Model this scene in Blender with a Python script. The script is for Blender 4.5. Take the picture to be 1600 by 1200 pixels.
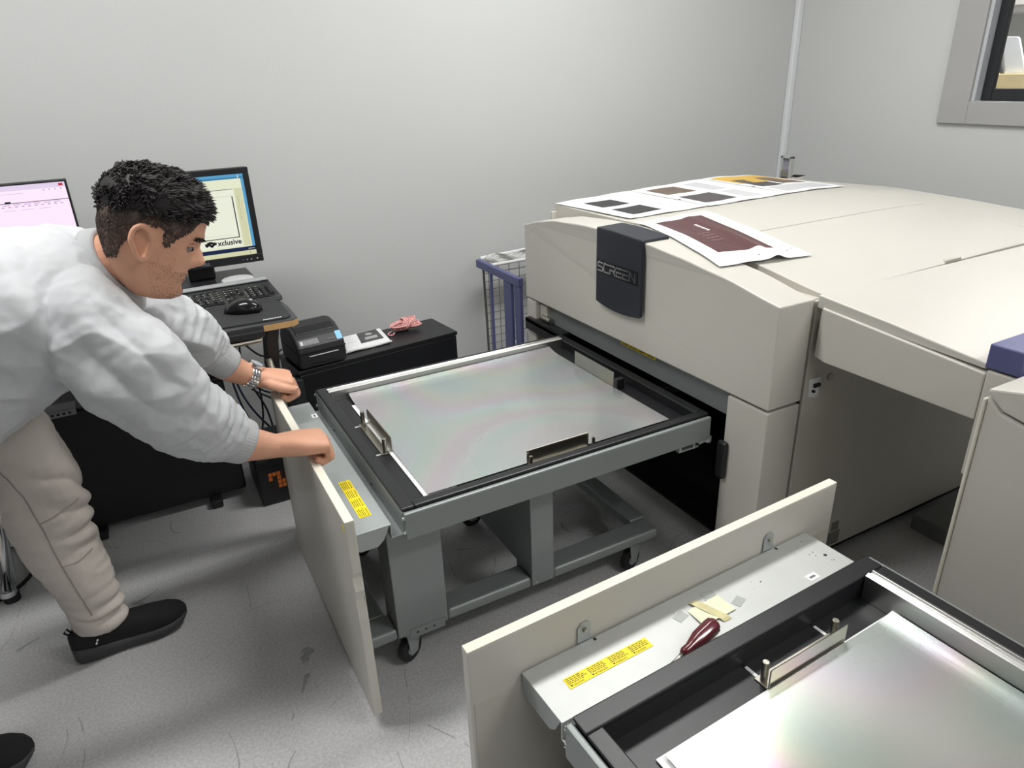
import bpy, bmesh, math, random
from mathutils import Vector, Matrix, noise
random.seed(7)
sc = bpy.context.scene
C = sc.collection
for o in list(bpy.data.objects): bpy.data.objects.remove(o)

# ------------------------------------------------------------------ camera
cam = bpy.data.cameras.new('camera'); camo = bpy.data.objects.new('camera', cam); C.objects.link(camo)
cam.sensor_width = 36; cam.lens = 1100/1600*36; cam.clip_start = .02
R_ = Vector((.877979, -.477466, -.034336)); D_ = Vector((-.222002, -.342577, -.912884)); F_ = Vector((.424108, .809115, -.406774))
M = Matrix.Identity(4)
for i in range(3): M[i][0] = R_[i]; M[i][1] = -D_[i]; M[i][2] = -F_[i]
M[2][3] = 1.4
camo.matrix_world = M
sc.camera = camo
sc.view_settings.view_transform = 'Standard'; sc.view_settings.look = 'None'
sc.view_settings.exposure = 0.16; sc.view_settings.gamma = 1.0; sc.view_settings.use_curve_mapping = False
# ------------------------------------------------------------------ world
w = bpy.data.worlds.new('world'); sc.world = w; w.use_nodes = True
w.node_tree.nodes['Background'].inputs[0].default_value = (.8, .85, .9, 1)
w.node_tree.nodes['Background'].inputs[1].default_value = .3
# ceiling troffers: (x, y, rotz) , power
LAMPS = [(-.5, 1.6, 'above the man', .95), (1.5, 1.75, 'above the platesetter', 1), (2.0, -.5, 'above the foreground plate cart', .85), (.3, -2.3, 'behind the viewer', .7)]
LPOW = 25
CEIL = 2.65

# ------------------------------------------------------------------ materials
def lin(c):
    return tuple(((v/255)/12.92 if v/255 <= .04045 else ((v/255+.055)/1.055)**2.4) for v in c)
MATS = {}
def mat(name, rgb, rough=.5, metal=0, var=.06, vscale=8, bump=0, bscale=200, emit=0, alpha=None, spec=.5, film=None, aniso=0, sheen=0, coat=0, sss=0):
    if name in MATS: return MATS[name]
    m = bpy.data.materials.new(name); m.use_nodes = True; nt = m.node_tree; N = nt.nodes; L = nt.links
    b = N['Principled BSDF']; c = lin(rgb)
    b.inputs['Roughness'].default_value = rough; b.inputs['Metallic'].default_value = metal
    b.inputs['Specular IOR Level'].default_value = spec
    tc = N.new('ShaderNodeTexCoord')
    if var:
        n = N.new('ShaderNodeTexNoise'); n.inputs['Scale'].default_value = vscale; n.inputs['Detail'].default_value = 6
        L.new(tc.outputs['Object'], n.inputs['Vector'])
        r = N.new('ShaderNodeMix'); r.data_type = 'RGBA'
        r.inputs['A'].default_value = tuple(v*(1-var) for v in c)+(1,); r.inputs['B'].default_value = tuple(min(1, v*(1+var)) for v in c)+(1,)
        L.new(n.outputs['Fac'], r.inputs['Factor']); L.new(r.outputs['Result'], b.inputs['Base Color'])
    else: b.inputs['Base Color'].default_value = c+(1,)
    if bump:
        n2 = N.new('ShaderNodeTexNoise'); n2.inputs['Scale'].default_value = bscale; n2.inputs['Detail'].default_value = 3
        L.new(tc.outputs['Object'], n2.inputs['Vector'])
        bp = N.new('ShaderNodeBump'); bp.inputs['Strength'].default_value = bump; bp.inputs['Distance'].default_value = .002
        L.new(n2.outputs['Fac'], bp.inputs['Height']); L.new(bp.outputs['Normal'], b.inputs['Normal'])
    if emit:
        b.inputs['Emission Color'].default_value = c+(1,); b.inputs['Emission Strength'].default_value = emit
        b.inputs['Base Color'].default_value = (0, 0, 0, 1)
        for l in list(b.inputs['Base Color'].links): L.remove(l)
    if film:
        b.inputs['Thin Film IOR'].default_value = film[1]
        g = N.new('ShaderNodeTexNoise'); g.inputs['Scale'].default_value = 1.6; g.inputs['Detail'].default_value = 1
        mr = N.new('ShaderNodeMapRange'); mr.inputs['To Min'].default_value = film[0]-film[2]; mr.inputs['To Max'].default_value = film[0]+film[2]
        L.new(tc.outputs['Object'], g.inputs['Vector']); L.new(g.outputs['Fac'], mr.inputs['Value']); L.new(mr.outputs['Result'], b.inputs['Thin Film Thickness'])
    if aniso: b.inputs['Anisotropic'].default_value = aniso
    if sheen: b.inputs['Sheen Weight'].default_value = sheen
    if coat: b.inputs['Coat Weight'].default_value = coat; b.inputs['Coat Roughness'].default_value = .15
    if sss:
        b.inputs['Subsurface Weight'].default_value = sss; b.inputs['Subsurface Radius'].default_value = (.008, .004, .002); b.inputs['Subsurface Scale'].default_value = .5
    MATS[name] = m; return m

wallm = mat('wall_paint', (200, 202, 201), .6, var=.012, vscale=2, bump=.15, bscale=90)
def floor_mat():
    m = mat('painted_concrete', (192, 192, 193), .42, var=.10, vscale=4, bump=.08, bscale=60)
    nt = m.node_tree; N = nt.nodes; L = nt.links; b = N['Principled BSDF']
    src = b.inputs['Base Color'].links[0].from_socket; tc = [n for n in N if n.type == 'TEX_COORD'][0]
    fine = N.new('ShaderNodeTexNoise'); fine.inputs['Scale'].default_value = 140; fine.inputs['Detail'].default_value = 4
    L.new(tc.outputs['Object'], fine.inputs['Vector'])
    mr = N.new('ShaderNodeMapRange'); mr.inputs['From Min'].default_value = .3; mr.inputs['From Max'].default_value = .7; mr.inputs['To Min'].default_value = .84; mr.inputs['To Max'].default_value = 1.12
    L.new(fine.outputs['Fac'], mr.inputs['Value'])
    cur = mr.outputs['Result']
    for sca, wid, seed in ((1.9, .0012, 3), (1.7, .0012, 9), (2.6, .0016, 4)):     # hairline scuffs: narrow level sets of noise, broken up by a second noise
        n = N.new('ShaderNodeTexNoise'); n.inputs['Scale'].default_value = sca; n.inputs['Detail'].default_value = 0
        mp = N.new('ShaderNodeMapping'); mp.inputs['Location'].default_value = (seed, seed*2, 0); L.new(tc.outputs['Object'], mp.inputs['Vector']); L.new(mp.outputs['Vector'], n.inputs['Vector'])
        s = N.new('ShaderNodeMath'); s.operation = 'SUBTRACT'; s.inputs[1].default_value = .5; L.new(n.outputs['Fac'], s.inputs[0])
        a = N.new('ShaderNodeMath'); a.operation = 'ABSOLUTE'; L.new(s.outputs[0], a.inputs[0])
        t = N.new('ShaderNodeMath'); t.operation = 'LESS_THAN'; t.inputs[1].default_value = wid; L.new(a.outputs[0], t.inputs[0])
        n3 = N.new('ShaderNodeTexNoise'); n3.inputs['Scale'].default_value = 5+seed; L.new(mp.outputs['Vector'], n3.inputs['Vector'])
        t3 = N.new('ShaderNodeMath'); t3.operation = 'GREATER_THAN'; t3.inputs[1].default_value = .55; L.new(n3.outputs['Fac'], t3.inputs[0])
        mm = N.new('ShaderNodeMath'); mm.operation = 'MULTIPLY'; L.new(t.outputs[0], mm.inputs[0]); L.new(t3.outputs[0], mm.inputs[1])
        k = N.new('ShaderNodeMath'); k.operation = 'MULTIPLY_ADD'; k.inputs[1].default_value = -.34; L.new(mm.outputs[0], k.inputs[0]); L.new(cur, k.inputs[2])
        cur = k.outputs[0]
    mx = N.new('ShaderNodeVectorMath'); mx.operation = 'SCALE'; L.new(src, mx.inputs[0]); L.new(cur, mx.inputs['Scale'])
    L.new(mx.outputs[0], b.inputs['Base Color'])
    return m
floorm = floor_mat()
beige = mat('beige_coated_steel', (199, 196, 188), .38, var=.025, vscale=5, bump=.10, bscale=420)
beige2 = mat('beige_panel_inner', (194, 190, 180), .5, var=.05, vscale=6, bump=.08, bscale=300)
edgew = mat('pale_cream_edge', (226, 222, 208), .45, var=.02)
cartg = mat('grey_green_paint', (138, 144, 143), .42, metal=.25, var=.05, vscale=6)
galv = mat('galvanised_steel', (176, 182, 182), .45, metal=.55, var=.10, vscale=14)
galv2 = mat('bare_zinc_steel', (196, 198, 196), .5, metal=.45, var=.07, vscale=18)
blackp = mat('black_powder_coat', (26, 27, 30), .38, var=.15, vscale=20, bump=.05, bscale=500)
blackpl = mat('black_plastic', (24, 25, 28), .42, var=.12, vscale=10, bump=.08, bscale=600)
blackdk = mat('black_interior', (10, 10, 11), .7, var=.1)
navy = mat('badge_navy_black', (36, 40, 48), .4, var=.05, bump=.1, bscale=500)
chrome = mat('chrome', (225, 225, 228), .12, metal=1, var=0)
steel = mat('brushed_steel', (176, 172, 162), .32, metal=1, var=.06, vscale=30, aniso=.4)
alu = mat('bright_aluminium', (215, 215, 212), .3, metal=1, var=.04, vscale=20, aniso=.3)
platem = mat('anodised_plate', (208, 211, 211), .27, metal=.92, var=.015, vscale=3, film=(480, 2.3, 240), aniso=.5)
def iridescent(m):                       # oxide layer: a second lobe with a thin film over the metal
    nt = m.node_tree; N = nt.nodes; L = nt.links; b = N['Principled BSDF']; out = [n for n in N if n.type == 'OUTPUT_MATERIAL'][0]
    p = N.new('ShaderNodeBsdfPrincipled'); p.inputs['Base Color'].default_value = (.36, .37, .37, 1); p.inputs['Roughness'].default_value = .22; p.inputs['IOR'].default_value = 2.6
    p.inputs['Thin Film IOR'].default_value = 1.55
    tc = N.new('ShaderNodeTexCoord'); g = N.new('ShaderNodeTexNoise'); g.inputs['Scale'].default_value = 1.3; g.inputs['Detail'].default_value = 1
    mr = N.new('ShaderNodeMapRange'); mr.inputs['From Min'].default_value = .3; mr.inputs['From Max'].default_value = .7; mr.inputs['To Min'].default_value = 250; mr.inputs['To Max'].default_value = 950
    L.new(tc.outputs['Object'], g.inputs['Vector']); L.new(g.outputs['Fac'], mr.inputs['Value']); L.new(mr.outputs['Result'], p.inputs['Thin Film Thickness'])
    mx = N.new('ShaderNodeMixShader'); mx.inputs['Fac'].default_value = .38; L.new(b.outputs[0], mx.inputs[1]); L.new(p.outputs[0], mx.inputs[2]); L.new(mx.outputs[0], out.inputs['Surface'])
iridescent(platem)
yellow = mat('yellow_label', (242, 218, 16), .5, var=.03)
ink = mat('black_ink', (22, 22, 22), .6, var=0)
greyink = mat('grey_ink', (110, 110, 112), .6, var=0)
white = mat('white_paper', (242, 243, 243), .6, var=.008)
whitepl = mat('white_plastic', (228, 229, 230), .45, var=.02)
bluep = mat('blue_violet_paint', (84, 88, 130), .45, var=.05)
rubber = mat('dark_rubber', (30, 30, 32), .6, var=.1)
keym = mat('key_plastic', (30, 31, 34), .45, var=.1)
silverpl = mat('silver_plastic', (150, 152, 155), .4, var=.03)
wood = mat('raw_chipboard', (186, 150, 100), .7, var=.2, vscale=60)

# ------------------------------------------------------------------ mesh helpers
ORG = {}
class MB:
    def __init__(s): s.v = []; s.f = []
    def add(s, vs, fs):
        o = len(s.v); s.v += [Vector(v) for v in vs]; s.f += [tuple(i+o for i in f) for f in fs]; return s
    def box(s, lo, hi):
        x0, y0, z0 = lo; x1, y1, z1 = hi
        return s.add([(x0,y0,z0),(x1,y0,z0),(x1,y1,z0),(x0,y1,z0),(x0,y0,z1),(x1,y0,z1),(x1,y1,z1),(x0,y1,z1)],
                     [(3,2,1,0),(4,5,6,7),(0,1,5,4),(1,2,6,5),(2,3,7,6),(3,0,4,7)])
    def obox(s, c, sz, rot):
        o = MB().box([-a/2 for a in sz], [a/2 for a in sz]); c = Vector(c)
        return s.add([c+rot@v for v in o.v], o.f)
    def prism(s, poly, axis, a, b):            # polygon of 2d points extruded along axis from a to b
        def p(q, t):
            return {'x': (t, q[0], q[1]), 'y': (q[0], t, q[1]), 'z': (q[0], q[1], t)}[axis]
        n = len(poly); vs = [p(q, a) for q in poly]+[p(q, b) for q in poly]
        return s.add(vs, [tuple(range(n))[::-1], tuple(range(n, 2*n))]+[(i, (i+1) % n, n+(i+1) % n, n+i) for i in range(n)])
    def tube(s, pts, r, n=8, cap=True, closed=False):
        pts = [Vector(p) for p in pts]; k = len(pts); rr = r if isinstance(r, (list, tuple)) else [r]*k
        o = len(s.v); up = None
        for i, p in enumerate(pts):
            if closed: t = (pts[(i+1) % k]-pts[i-1])
            else: t = pts[min(i+1, k-1)]-pts[max(i-1, 0)]
            t.normalize()
            if up is None:
                up = Vector((0, 0, 1)) if abs(t.z) < .9 else Vector((1, 0, 0))
            a = up-t*up.dot(t); a.normalize(); b = t.cross(a); up = a
            for j in range(n):
                q = 2*math.pi*j/n; s.v.append(p+(a*math.cos(q)+b*math.sin(q))*rr[i])
        for i in range(k if closed else k-1):
            for j in range(n):
                i2 = (i+1) % k
                s.f.append((o+i*n+j, o+i*n+(j+1) % n, o+i2*n+(j+1) % n, o+i2*n+j))
        if cap and not closed:
            s.f.append(tuple(o+j for j in range(n))[::-1]); s.f.append(tuple(o+(k-1)*n+j for j in range(n)))
        return s
    def cyl(s, a, b, r, n=14, r2=None): return s.tube([a, b], [r, r if r2 is None else r2], n)
    def rings(s, rings, cap=True):
        o = len(s.v); n = len(rings[0]); k = len(rings)
        for r in rings: s.v += [Vector(v) for v in r]
        for i in range(k-1):
            for j in range(n): s.f.append((o+i*n+j, o+i*n+(j+1) % n, o+(i+1)*n+(j+1) % n, o+(i+1)*n+j))
        if cap: s.f.append(tuple(o+j for j in range(n))[::-1]); s.f.append(tuple(o+(k-1)*n+j for j in range(n)))
        return s
    def sphere(s, c, r, n=14, m=9):
        c = Vector(c); r = r if isinstance(r, (tuple, list)) else (r, r, r)
        rs = []
        for i in range(1, m):
            th = math.pi*i/m
            rs.append([c+Vector((r[0]*math.sin(th)*math.cos(2*math.pi*j/n), r[1]*math.sin(th)*math.sin(2*math.pi*j/n), -r[2]*math.cos(th))) for j in range(n)])
        return s.rings(rs)
    def sheet(s, fn, nu, nv, th=.0004):        # thin curved sheet from fn(u,v)
        top = [fn(i/nu, j/nv) for i in range(nu+1) for j in range(nv+1)]
        ix = lambda i, j: i*(nv+1)+j
        fs = [(ix(i, j), ix(i+1, j), ix(i+1, j+1), ix(i, j+1)) for i in range(nu) for j in range(nv)]
        n = len(top); o = len(s.v)
        s.add(top+[Vector(t)-Vector((0, 0, th)) for t in top], fs+[tuple(q+n for q in f[::-1]) for f in fs])
        edge = [ix(i, 0) for i in range(nu+1)]+[ix(nu, j) for j in range(1, nv+1)]+[ix(i, nv) for i in range(nu-1, -1, -1)]+[ix(0, j) for j in range(nv-1, 0, -1)]
        for a, b in zip(edge, edge[1:]+edge[:1]): s.f.append((o+a, o+a+n, o+b+n, o+b))
        return s
    def xf(s, m):
        s.v = [m@v for v in s.v]; return s
    def build(s, name, m, parent=None, bevel=0, smooth=False, seg=2, kind=None, label=None):
        return link(name, s.v, s.f, m, parent, bevel, smooth, seg, kind, label)
def fixn(me):
    bm = bmesh.new(); bm.from_mesh(me); bmesh.ops.recalc_face_normals(bm, faces=bm.faces); bm.to_mesh(me); bm.free()
def link(name, vs, fs, m, parent=None, bevel=0, smooth=False, seg=2, kind=None, label=None):
    vs = [Vector(v) for v in vs]
    if parent is None:
        lo = [min(v[i] for v in vs) for i in range(3)]; hi = [max(v[i] for v in vs) for i in range(3)]
        org = Vector(((lo[0]+hi[0])/2, (lo[1]+hi[1])/2, lo[2]))
    else: org = ORG.get(parent.name, Vector((0, 0, 0)))
    me = bpy.data.meshes.new(name); me.from_pydata([tuple(v-org) for v in vs], [], fs); me.update(); fixn(me)
    o = bpy.data.objects.new(name, me); C.objects.link(o); me.materials.append(m)
    if parent is None: o.location = org
    else: o.parent = parent
    ORG[o.name] = org
    if smooth:
        for p in me.polygons: p.use_smooth = True
    if bevel:
        b = o.modifiers.new('bevel', 'BEVEL'); b.width = bevel; b.segments = seg; b.limit_method = 'ANGLE'; b.angle_limit = math.radians(40)
        b.harden_normals = False
    if kind: o['kind'] = kind
    if label: o['label'] = label
    return o
def thing(name, label, cat, loc, group=None, rotz=0, local=False):
    o = bpy.data.objects.new(name, None); C.objects.link(o); o.empty_display_size = .05
    o.location = loc; o.rotation_euler = (0, 0, rotz); o['label'] = label; o['category'] = cat
    if group: o['group'] = group
    ORG[o.name] = Vector((0, 0, 0)) if local else Vector(loc)
    return o
def tag(o, label, cat, group=None):
    o['label'] = label; o['category'] = cat
    if group: o['group'] = group
    return o
def struct(o, label=None):
    o['kind'] = 'structure'
    if label: o['label'] = label
    return o
def text(name, s, m, parent, origin, xdir, ydir, size, ext=.0003, align='LEFT', bold=0, shear=0, sx=1):
    cu = bpy.data.curves.new('t', 'FONT'); cu.body = s; cu.size = size; cu.extrude = ext; cu.align_x = align; cu.offset = bold; cu.shear = shear; cu.resolution_u = 3
    t = bpy.data.objects.new('t', cu); C.objects.link(t)
    dg = bpy.context.evaluated_depsgraph_get(); me = bpy.data.meshes.new_from_object(t.evaluated_get(dg))
    x = Vector(xdir).normalized(); y = Vector(ydir).normalized(); z = x.cross(y); o = Vector(origin)
    vs = [o+x*(v.co.x*sx)+y*v.co.y+z*v.co.z for v in me.vertices]; fs = [tuple(p.vertices) for p in me.polygons]
    bpy.data.objects.remove(t); bpy.data.curves.remove(cu); bpy.data.meshes.remove(me)
    return link(name, vs, fs, m, parent)
def rz(a): return Matrix.Rotation(a, 3, 'Z')
def lerp(a, b, t): return a+(b-a)*t
def interp(tab, x):
    if x <= tab[0][0]: return tab[0][1]
    for (x0, y0), (x1, y1) in zip(tab, tab[1:]):
        if x <= x1:
            t = (x-x0)/(x1-x0); t = t*t*(3-2*t)*.35+t*.65
            return lerp(y0, y1, t)
    return tab[-1][1]

# ================================================================== ROOM
XW, YW, XL, YN = 3.223, 2.85, -4.2, -5.0
struct(MB().box((XL-.1, YN-.1, -.1), (XW+3.2, YW+.1, 0)).build('floor', floorm))
struct(MB().box((XL-.1, YW, 0), (XW+.1, YW+.1, CEIL)).build('wall_back', wallm))
struct(MB().box((XL-.1, YN-.1, 0), (XL, YW, CEIL)).build('wall_left', wallm))
struct(MB().box((XL, YN-.1, 0), (XW, YN, CEIL)).build('wall_front', wallm))
WY0, WY1, WZ0, WZ1 = .55, 1.875, 1.215, 2.15        # window opening in the right wall
b = MB(); T = .12
b.box((XW, YN, 0), (XW+T, YW, WZ0)); b.box((XW, YN, WZ1), (XW+T, YW, CEIL)); b.box((XW, WY1, WZ0), (XW+T, YW, WZ1)); b.box((XW, YN, WZ0), (XW+T, WY0, WZ1))
struct(b.build('wall_right', wallm))
ceilm = mat('ceiling_white', (232, 232, 230), .8, var=.02)
struct(MB().box((XL-.1, YN-.1, CEIL), (XW+3.2, YW+.1, CEIL+.1)).build('ceiling', ceilm))
struct(MB().box((XW-.035, YW-.03, 0), (XW, YW, CEIL)).build('trim_1', mat('white_trim', (226, 228, 232), .4, var=.01), bevel=.006))
# window
greyf = mat('grey_architrave', (166, 166, 166), .55, var=.02)
win = thing('window_1', 'interior window with wide grey surround and black frame', 'window', (XW, 1.2, WZ0)); del win['category']; win['kind'] = 'structure'
b = MB(); o = .115
for lo, hi in (((WY1+.01, WZ0-.09), (WY1+.135, WZ1+.1)), ((WY0-.135, WZ0-.09), (WY0-.01, WZ1+.1)), ((WY0-.01, WZ0-.09), (WY1+.01, WZ0)), ((WY0-.01, WZ1), (WY1+.01, WZ1+.1))):
    b = MB().box((XW-.018, lo[0], lo[1]), (XW, hi[0], hi[1])); b.build('architrave', greyf, win, bevel=.003)
rv = mat('pale_grey_reveal', (190, 193, 197), .45, var=.01)
MB().box((XW-.004, WY1-.004, WZ0), (XW+.06, WY1+.012, WZ1)).build('reveal', rv, win)
MB().box((XW-.004, WY0-.012, WZ0), (XW+.06, WY0+.004, WZ1)).build('reveal', rv, win)
blkf = mat('black_aluminium', (30, 32, 36), .4, var=.05)
for lo, hi in (((WY1-.046, WZ0), (WY1-.006, WZ1)), ((WY0+.006, WZ0), (WY0+.046, WZ1)), ((WY0+.046, WZ0), (WY1-.046, WZ0+.047)), ((WY0+.046, WZ1-.047), (WY1-.046, WZ1))):
    MB().box((XW+.034, lo[0], lo[1]), (XW+.06, hi[0], hi[1])).build('window_frame', blkf, win, bevel=.004)
gl = mat('window_glass', (255, 255, 255), .02, var=0); gb = gl.node_tree.nodes['Principled BSDF']; gb.inputs['Transmission Weight'].default_value = 1; gb.inputs['IOR'].default_value = 1.02
MB().box((XW+.046, WY0+.04, WZ0+.04), (XW+.049, WY1-.04, WZ1-.04)).build('pane', gl, win)
# room beyond the window
X2 = XW+3.1
struct(MB().box((X2, YN, 0), (X2+.1, YW+3, CEIL)).build('wall_far', wallm))
struct(MB().box((XW+T, 4.2, 0), (X2, 4.3, CEIL)).build('wall_beyond', wallm))
struct(MB().box((XW+T, YN-.1, 0), (X2, YN, CEIL)).build('wall_beyond_front', wallm))
struct(MB().box((XW+T, YW, -.1), (X2, 4.3, 0)).build('floor_beyond', floorm))
struct(MB().box((XW+T, YW, CEIL), (X2, 4.3, CEIL+.1)).build('ceiling_beyond', ceilm))
woodm = mat('pale_pine', (222, 204, 160), .6, var=.10, vscale=12)
t = thing('timber_bench', 'pale timber bench seen through the window', 'bench', (4.9, 2.4, 0))
MB().box((4.6, 1.2, 1.205), (5.2, 3.6, 1.284)).build('bench_top', woodm, t, bevel=.004)
for x, y in ((4.68, 1.3), (5.1, 1.3), (4.68, 3.5), (5.1, 3.5)): MB().box((x-.04, y-.04, 0), (x+.04, y+.04, 1.205)).build('leg', woodm, t, bevel=.003)
t = thing('metal_sheet', 'glossy white sheet leaning on the timber bench behind the window', 'sheet', (4.66, 2.5, 1.284))
MB().prism([(2.612, 1.470), (2.600, 1.48), (2.527, 1.476), (2.516, 1.464), (2.440, 1.285), (2.552, 1.285)], 'x', 4.635, 4.65).build('sheet_body', mat('white_gloss', (228, 230, 233), .3, var=.02), t, bevel=.004)
MB().prism([(2.618, 1.39), (2.606, 1.395), (2.550, 1.285), (2.575, 1.285)], 'x', 4.62, 4.632).build('stay', mat('dull_metal', (110, 112, 114), .4, metal=.6, var=.1), t, bevel=.002)
t = thing('printed_carton', 'white carton with black lettering on the timber bench behind the window', 'carton', (4.75, 2.4, 1.284))
MB().prism([(2.508, 1.470), (2.30, 1.475), (2.30, 1.285), (2.455, 1.285), (2.478, 1.36)], 'x', 4.66, 4.86).build('carton_body', white, t, bevel=.004)
text('lettering', 'R', ink, t, (4.659, 2.488, 1.415), (0, -1, 0), (0, 0, 1), .05); text('lettering', 'a', ink, t, (4.659, 2.462, 1.31), (0, -1, 0), (0, 0, 1), .04)
t = thing('wall_shelf', 'white shelf high on the wall of the room beyond the window', 'shelf', (6.0, 3.3, 1.7))
MB().box((5.85, 2.4, 1.70), (X2, 4.19, 1.76)).build('shelf_board', whitepl, t, bevel=.004); MB().box((5.95, 2.4, 1.66), (X2, 4.19, 1.70)).build('shelf_rail', whitepl, t, bevel=.004)

# ceiling troffers (the room's lamps)
ledm = mat('lit_diffuser', (255, 252, 246), .5, var=0, emit=6)
def lamp(x, y, where, k=1, beyond=False):
    t = thing('ceiling_light', 'white ceiling troffer '+where, 'ceiling light', (x, y, CEIL), 'ceiling troffers' if not beyond else None)
    b = MB(); X, Y = .6, .15
    for lo, hi in (((-X-.02, -Y-.02), (X+.02, -Y)), ((-X-.02, Y), (X+.02, Y+.02)), ((-X-.02, -Y), (-X, Y)), ((X, -Y), (X+.02, Y))): b.box((x+lo[0], y+lo[1], CEIL-.03), (x+hi[0], y+hi[1], CEIL))
    b.build('frame', whitepl, t)
    MB().box((x-X, y-Y, CEIL-.015), (x+X, y+Y, CEIL-.005)).build('diffuser', ledm, t)
    l = bpy.data.lights.new('troffer_light', 'AREA'); l.shape = 'RECTANGLE'; l.size = 1.2; l.size_y = .3; l.energy = LPOW*k; l.color = (1, .995, .985)
    lo = bpy.data.objects.new('troffer_light', l); C.objects.link(lo); lo.location = (x, y, CEIL-.02); 
for a in LAMPS: lamp(*a)
lamp(4.7, 1.9, 'in the room beyond the window', 2.6, True)

# ================================================================== PLATESETTER
FX = 1.295
mach = thing('platesetter', 'large beige platesetter with arched front cover and open plate slot', 'machine', (2.0, 1.72, 0))
def arch(y):  # top of the front cover
    return interp([(1.098, .869), (1.29, .903), (1.45, .922), (1.60, .934), (1.75, .938), (1.9, .935), (2.09, .921), (2.2, .902), (2.324, .871)], y)
ys = [1.098+(2.324-1.098)*i/40 for i in range(41)]
poly = [(1.098, .596), (2.324, .591)]+[(y, arch(y)) for y in ys[::-1]]
b = MB(); n = len(poly)
# front cover: slightly bowed outwards in the middle
def bow(y): q = (y-1.71)/.61; return .012*(1-q*q)
vs = []
for X in (FX, 1.412):
    for y, z in poly: vs.append((X-(bow(y) if X == FX else 0), y, z))
b.add(vs, [tuple(range(n))[::-1], tuple(range(n, 2*n))]+[(i, (i+1) % n, n+(i+1) % n, n+i) for i in range(n)])
fc = b.build('front_cover', beige, mach, bevel=.004)
# badge
bd = []
for i in range(13):
    y = lerp(1.592, 1.822, i/12); bd.append(y)
def bx(y): return FX-bow(y)-.010
vs = []; fs = []
m_ = len(bd)
for y in bd:
    q = (y-1.707)/.115; zb = .694+.012*q*q-.0
    x = bx(y)
    vs += [(x, y, zb), (x, y, arch(y)+.008), (x+.105-.006*q*q, y, arch(y)+.010), (x+.105-.006*q*q, y, arch(y)-.003), (x+.012, y, arch(y)-.003), (x+.012, y, zb+.002)]
for i in range(m_-1):
    for j in range(6): fs.append((i*6+j, i*6+(j+1) % 6, (i+1)*6+(j+1) % 6, (i+1)*6+j))
fs += [tuple(range(6)), tuple((m_-1)*6+j for j in range(6))]
bdg = link('badge', vs, fs, navy, mach, bevel=.004)
# lettering on the badge, drawn as chrome strokes in each letter's box
def stroke(p, q, w): return p, q, w
LET = {'S': [((1,1),(.12,1)),((.12,1),(0,.85)),((0,.85),(0,.62)),((0,.55),(.9,.5)),((1,.42),(1,.15)),((1,.15),(.88,0)),((.88,0),(0,0))],
       'C': [((1,1),(.12,1)),((.12,1),(0,.85)),((0,.85),(0,.15)),((0,.15),(.12,0)),((.12,0),(1,0))],
       'R': [((0,1),(.88,1)),((.88,1),(1,.85)),((1,.85),(1,.6)),((1,.6),(.88,.48)),((.88,.48),(.1,.48)),((.55,.48),(1,0)),((0,.48),(0,0))],
       'E': [((0,1),(1,1)),((0,.5),(.95,.5)),((0,0),(1,0)),((0,.5),(0,0))],
       'N': [((0,0),(0,1)),((0,1),(.12,1)),((.05,1),(1,0)),((1,0),(1,1))]}
b = MB(); yl = 1.806; cw = .026; pitch = .0325; hh = .026
plate_in = []
for k, ch in enumerate('SCREEN'):
    y0 = yl-k*pitch; zc = .812
    for (a0, a1), (b0, b1) in LET[ch]:
        p = Vector((bx(y0-a0*cw)-.0016, y0-a0*cw, zc+a1*hh)); q = Vector((bx(y0-b0*cw)-.0016, y0-b0*cw, zc+b1*hh))
        d = q-p; L_ = d.length; d.normalize(); up = Vector((1, 0, 0)); sd = up.cross(d)
        b.obox((p+q)/2, (L_+.004, .0042, .003), Matrix((d, sd, up)).transposed())
b.build('badge_lettering', chrome, bdg)
b = MB(); pts = []
vs = []
for i in range(9):
    y = lerp(1.606, 1.815, i/8); vs += [(bx(y)-.0005, y, .803), (bx(y)-.0005, y, .846)]
b.add(vs, [(2*i, 2*i+1, 2*i+3, 2*i+2) for i in range(8)]); b.build('badge_inlay', mat('gloss_black', (16, 17, 20), .2, var=0), bdg)
# columns either side of the slot
b = MB().prism([(1.098, .02), (1.236, .02), (1.236, .588), (1.098, .588)], 'x', FX+.002, 1.412); b.build('column', beige, mach, bevel=.004)
b = MB().box((FX+.002, 2.255, .02), (1.412, 2.322, .583)); b.build('column', beige, mach, bevel=.004)
b = MB().box((FX-.014, 1.212, .338), (FX+.004, 1.246, .454)); b.build('door_handle', blackpl, mach, bevel=.009, seg=3)
b = MB().box((FX+.035, 1.24, .508), (FX+.047, 2.25, .596)); sb = b.build('slot_beam', cartg, mach, bevel=.003)
b = MB().box((FX+.033, 1.575, .566), (FX+.035, 1.752, .588)); lb = b.build('caution_label', yellow, mach)
b = MB()
for k in range(4):
    for r in range(3): b.box((FX+.0325, 1.58+k*.044, .570+r*.006), (FX+.033, 1.615+k*.044, .5725+r*.006))
b.build('label_print', ink, lb, kind='stuff')
b = MB().box((FX+.02, 2.2, .505), (FX+.036, 2.25, .575)); b.build('bracket', beige2, mach, bevel=.002)
b = MB().box((FX-.02, 2.055, .50), (FX+.03, 2.30, .515)).box((FX-.02, 2.055, .47), (FX-.012, 2.30, .515)); b.build('guide_rail', blackp, mach, bevel=.002)
b = MB().cyl((FX+.02, 2.17, .525), (FX+.02, 2.23, .525), .012); b.build('roller', steel, mach, smooth=False)
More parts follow.
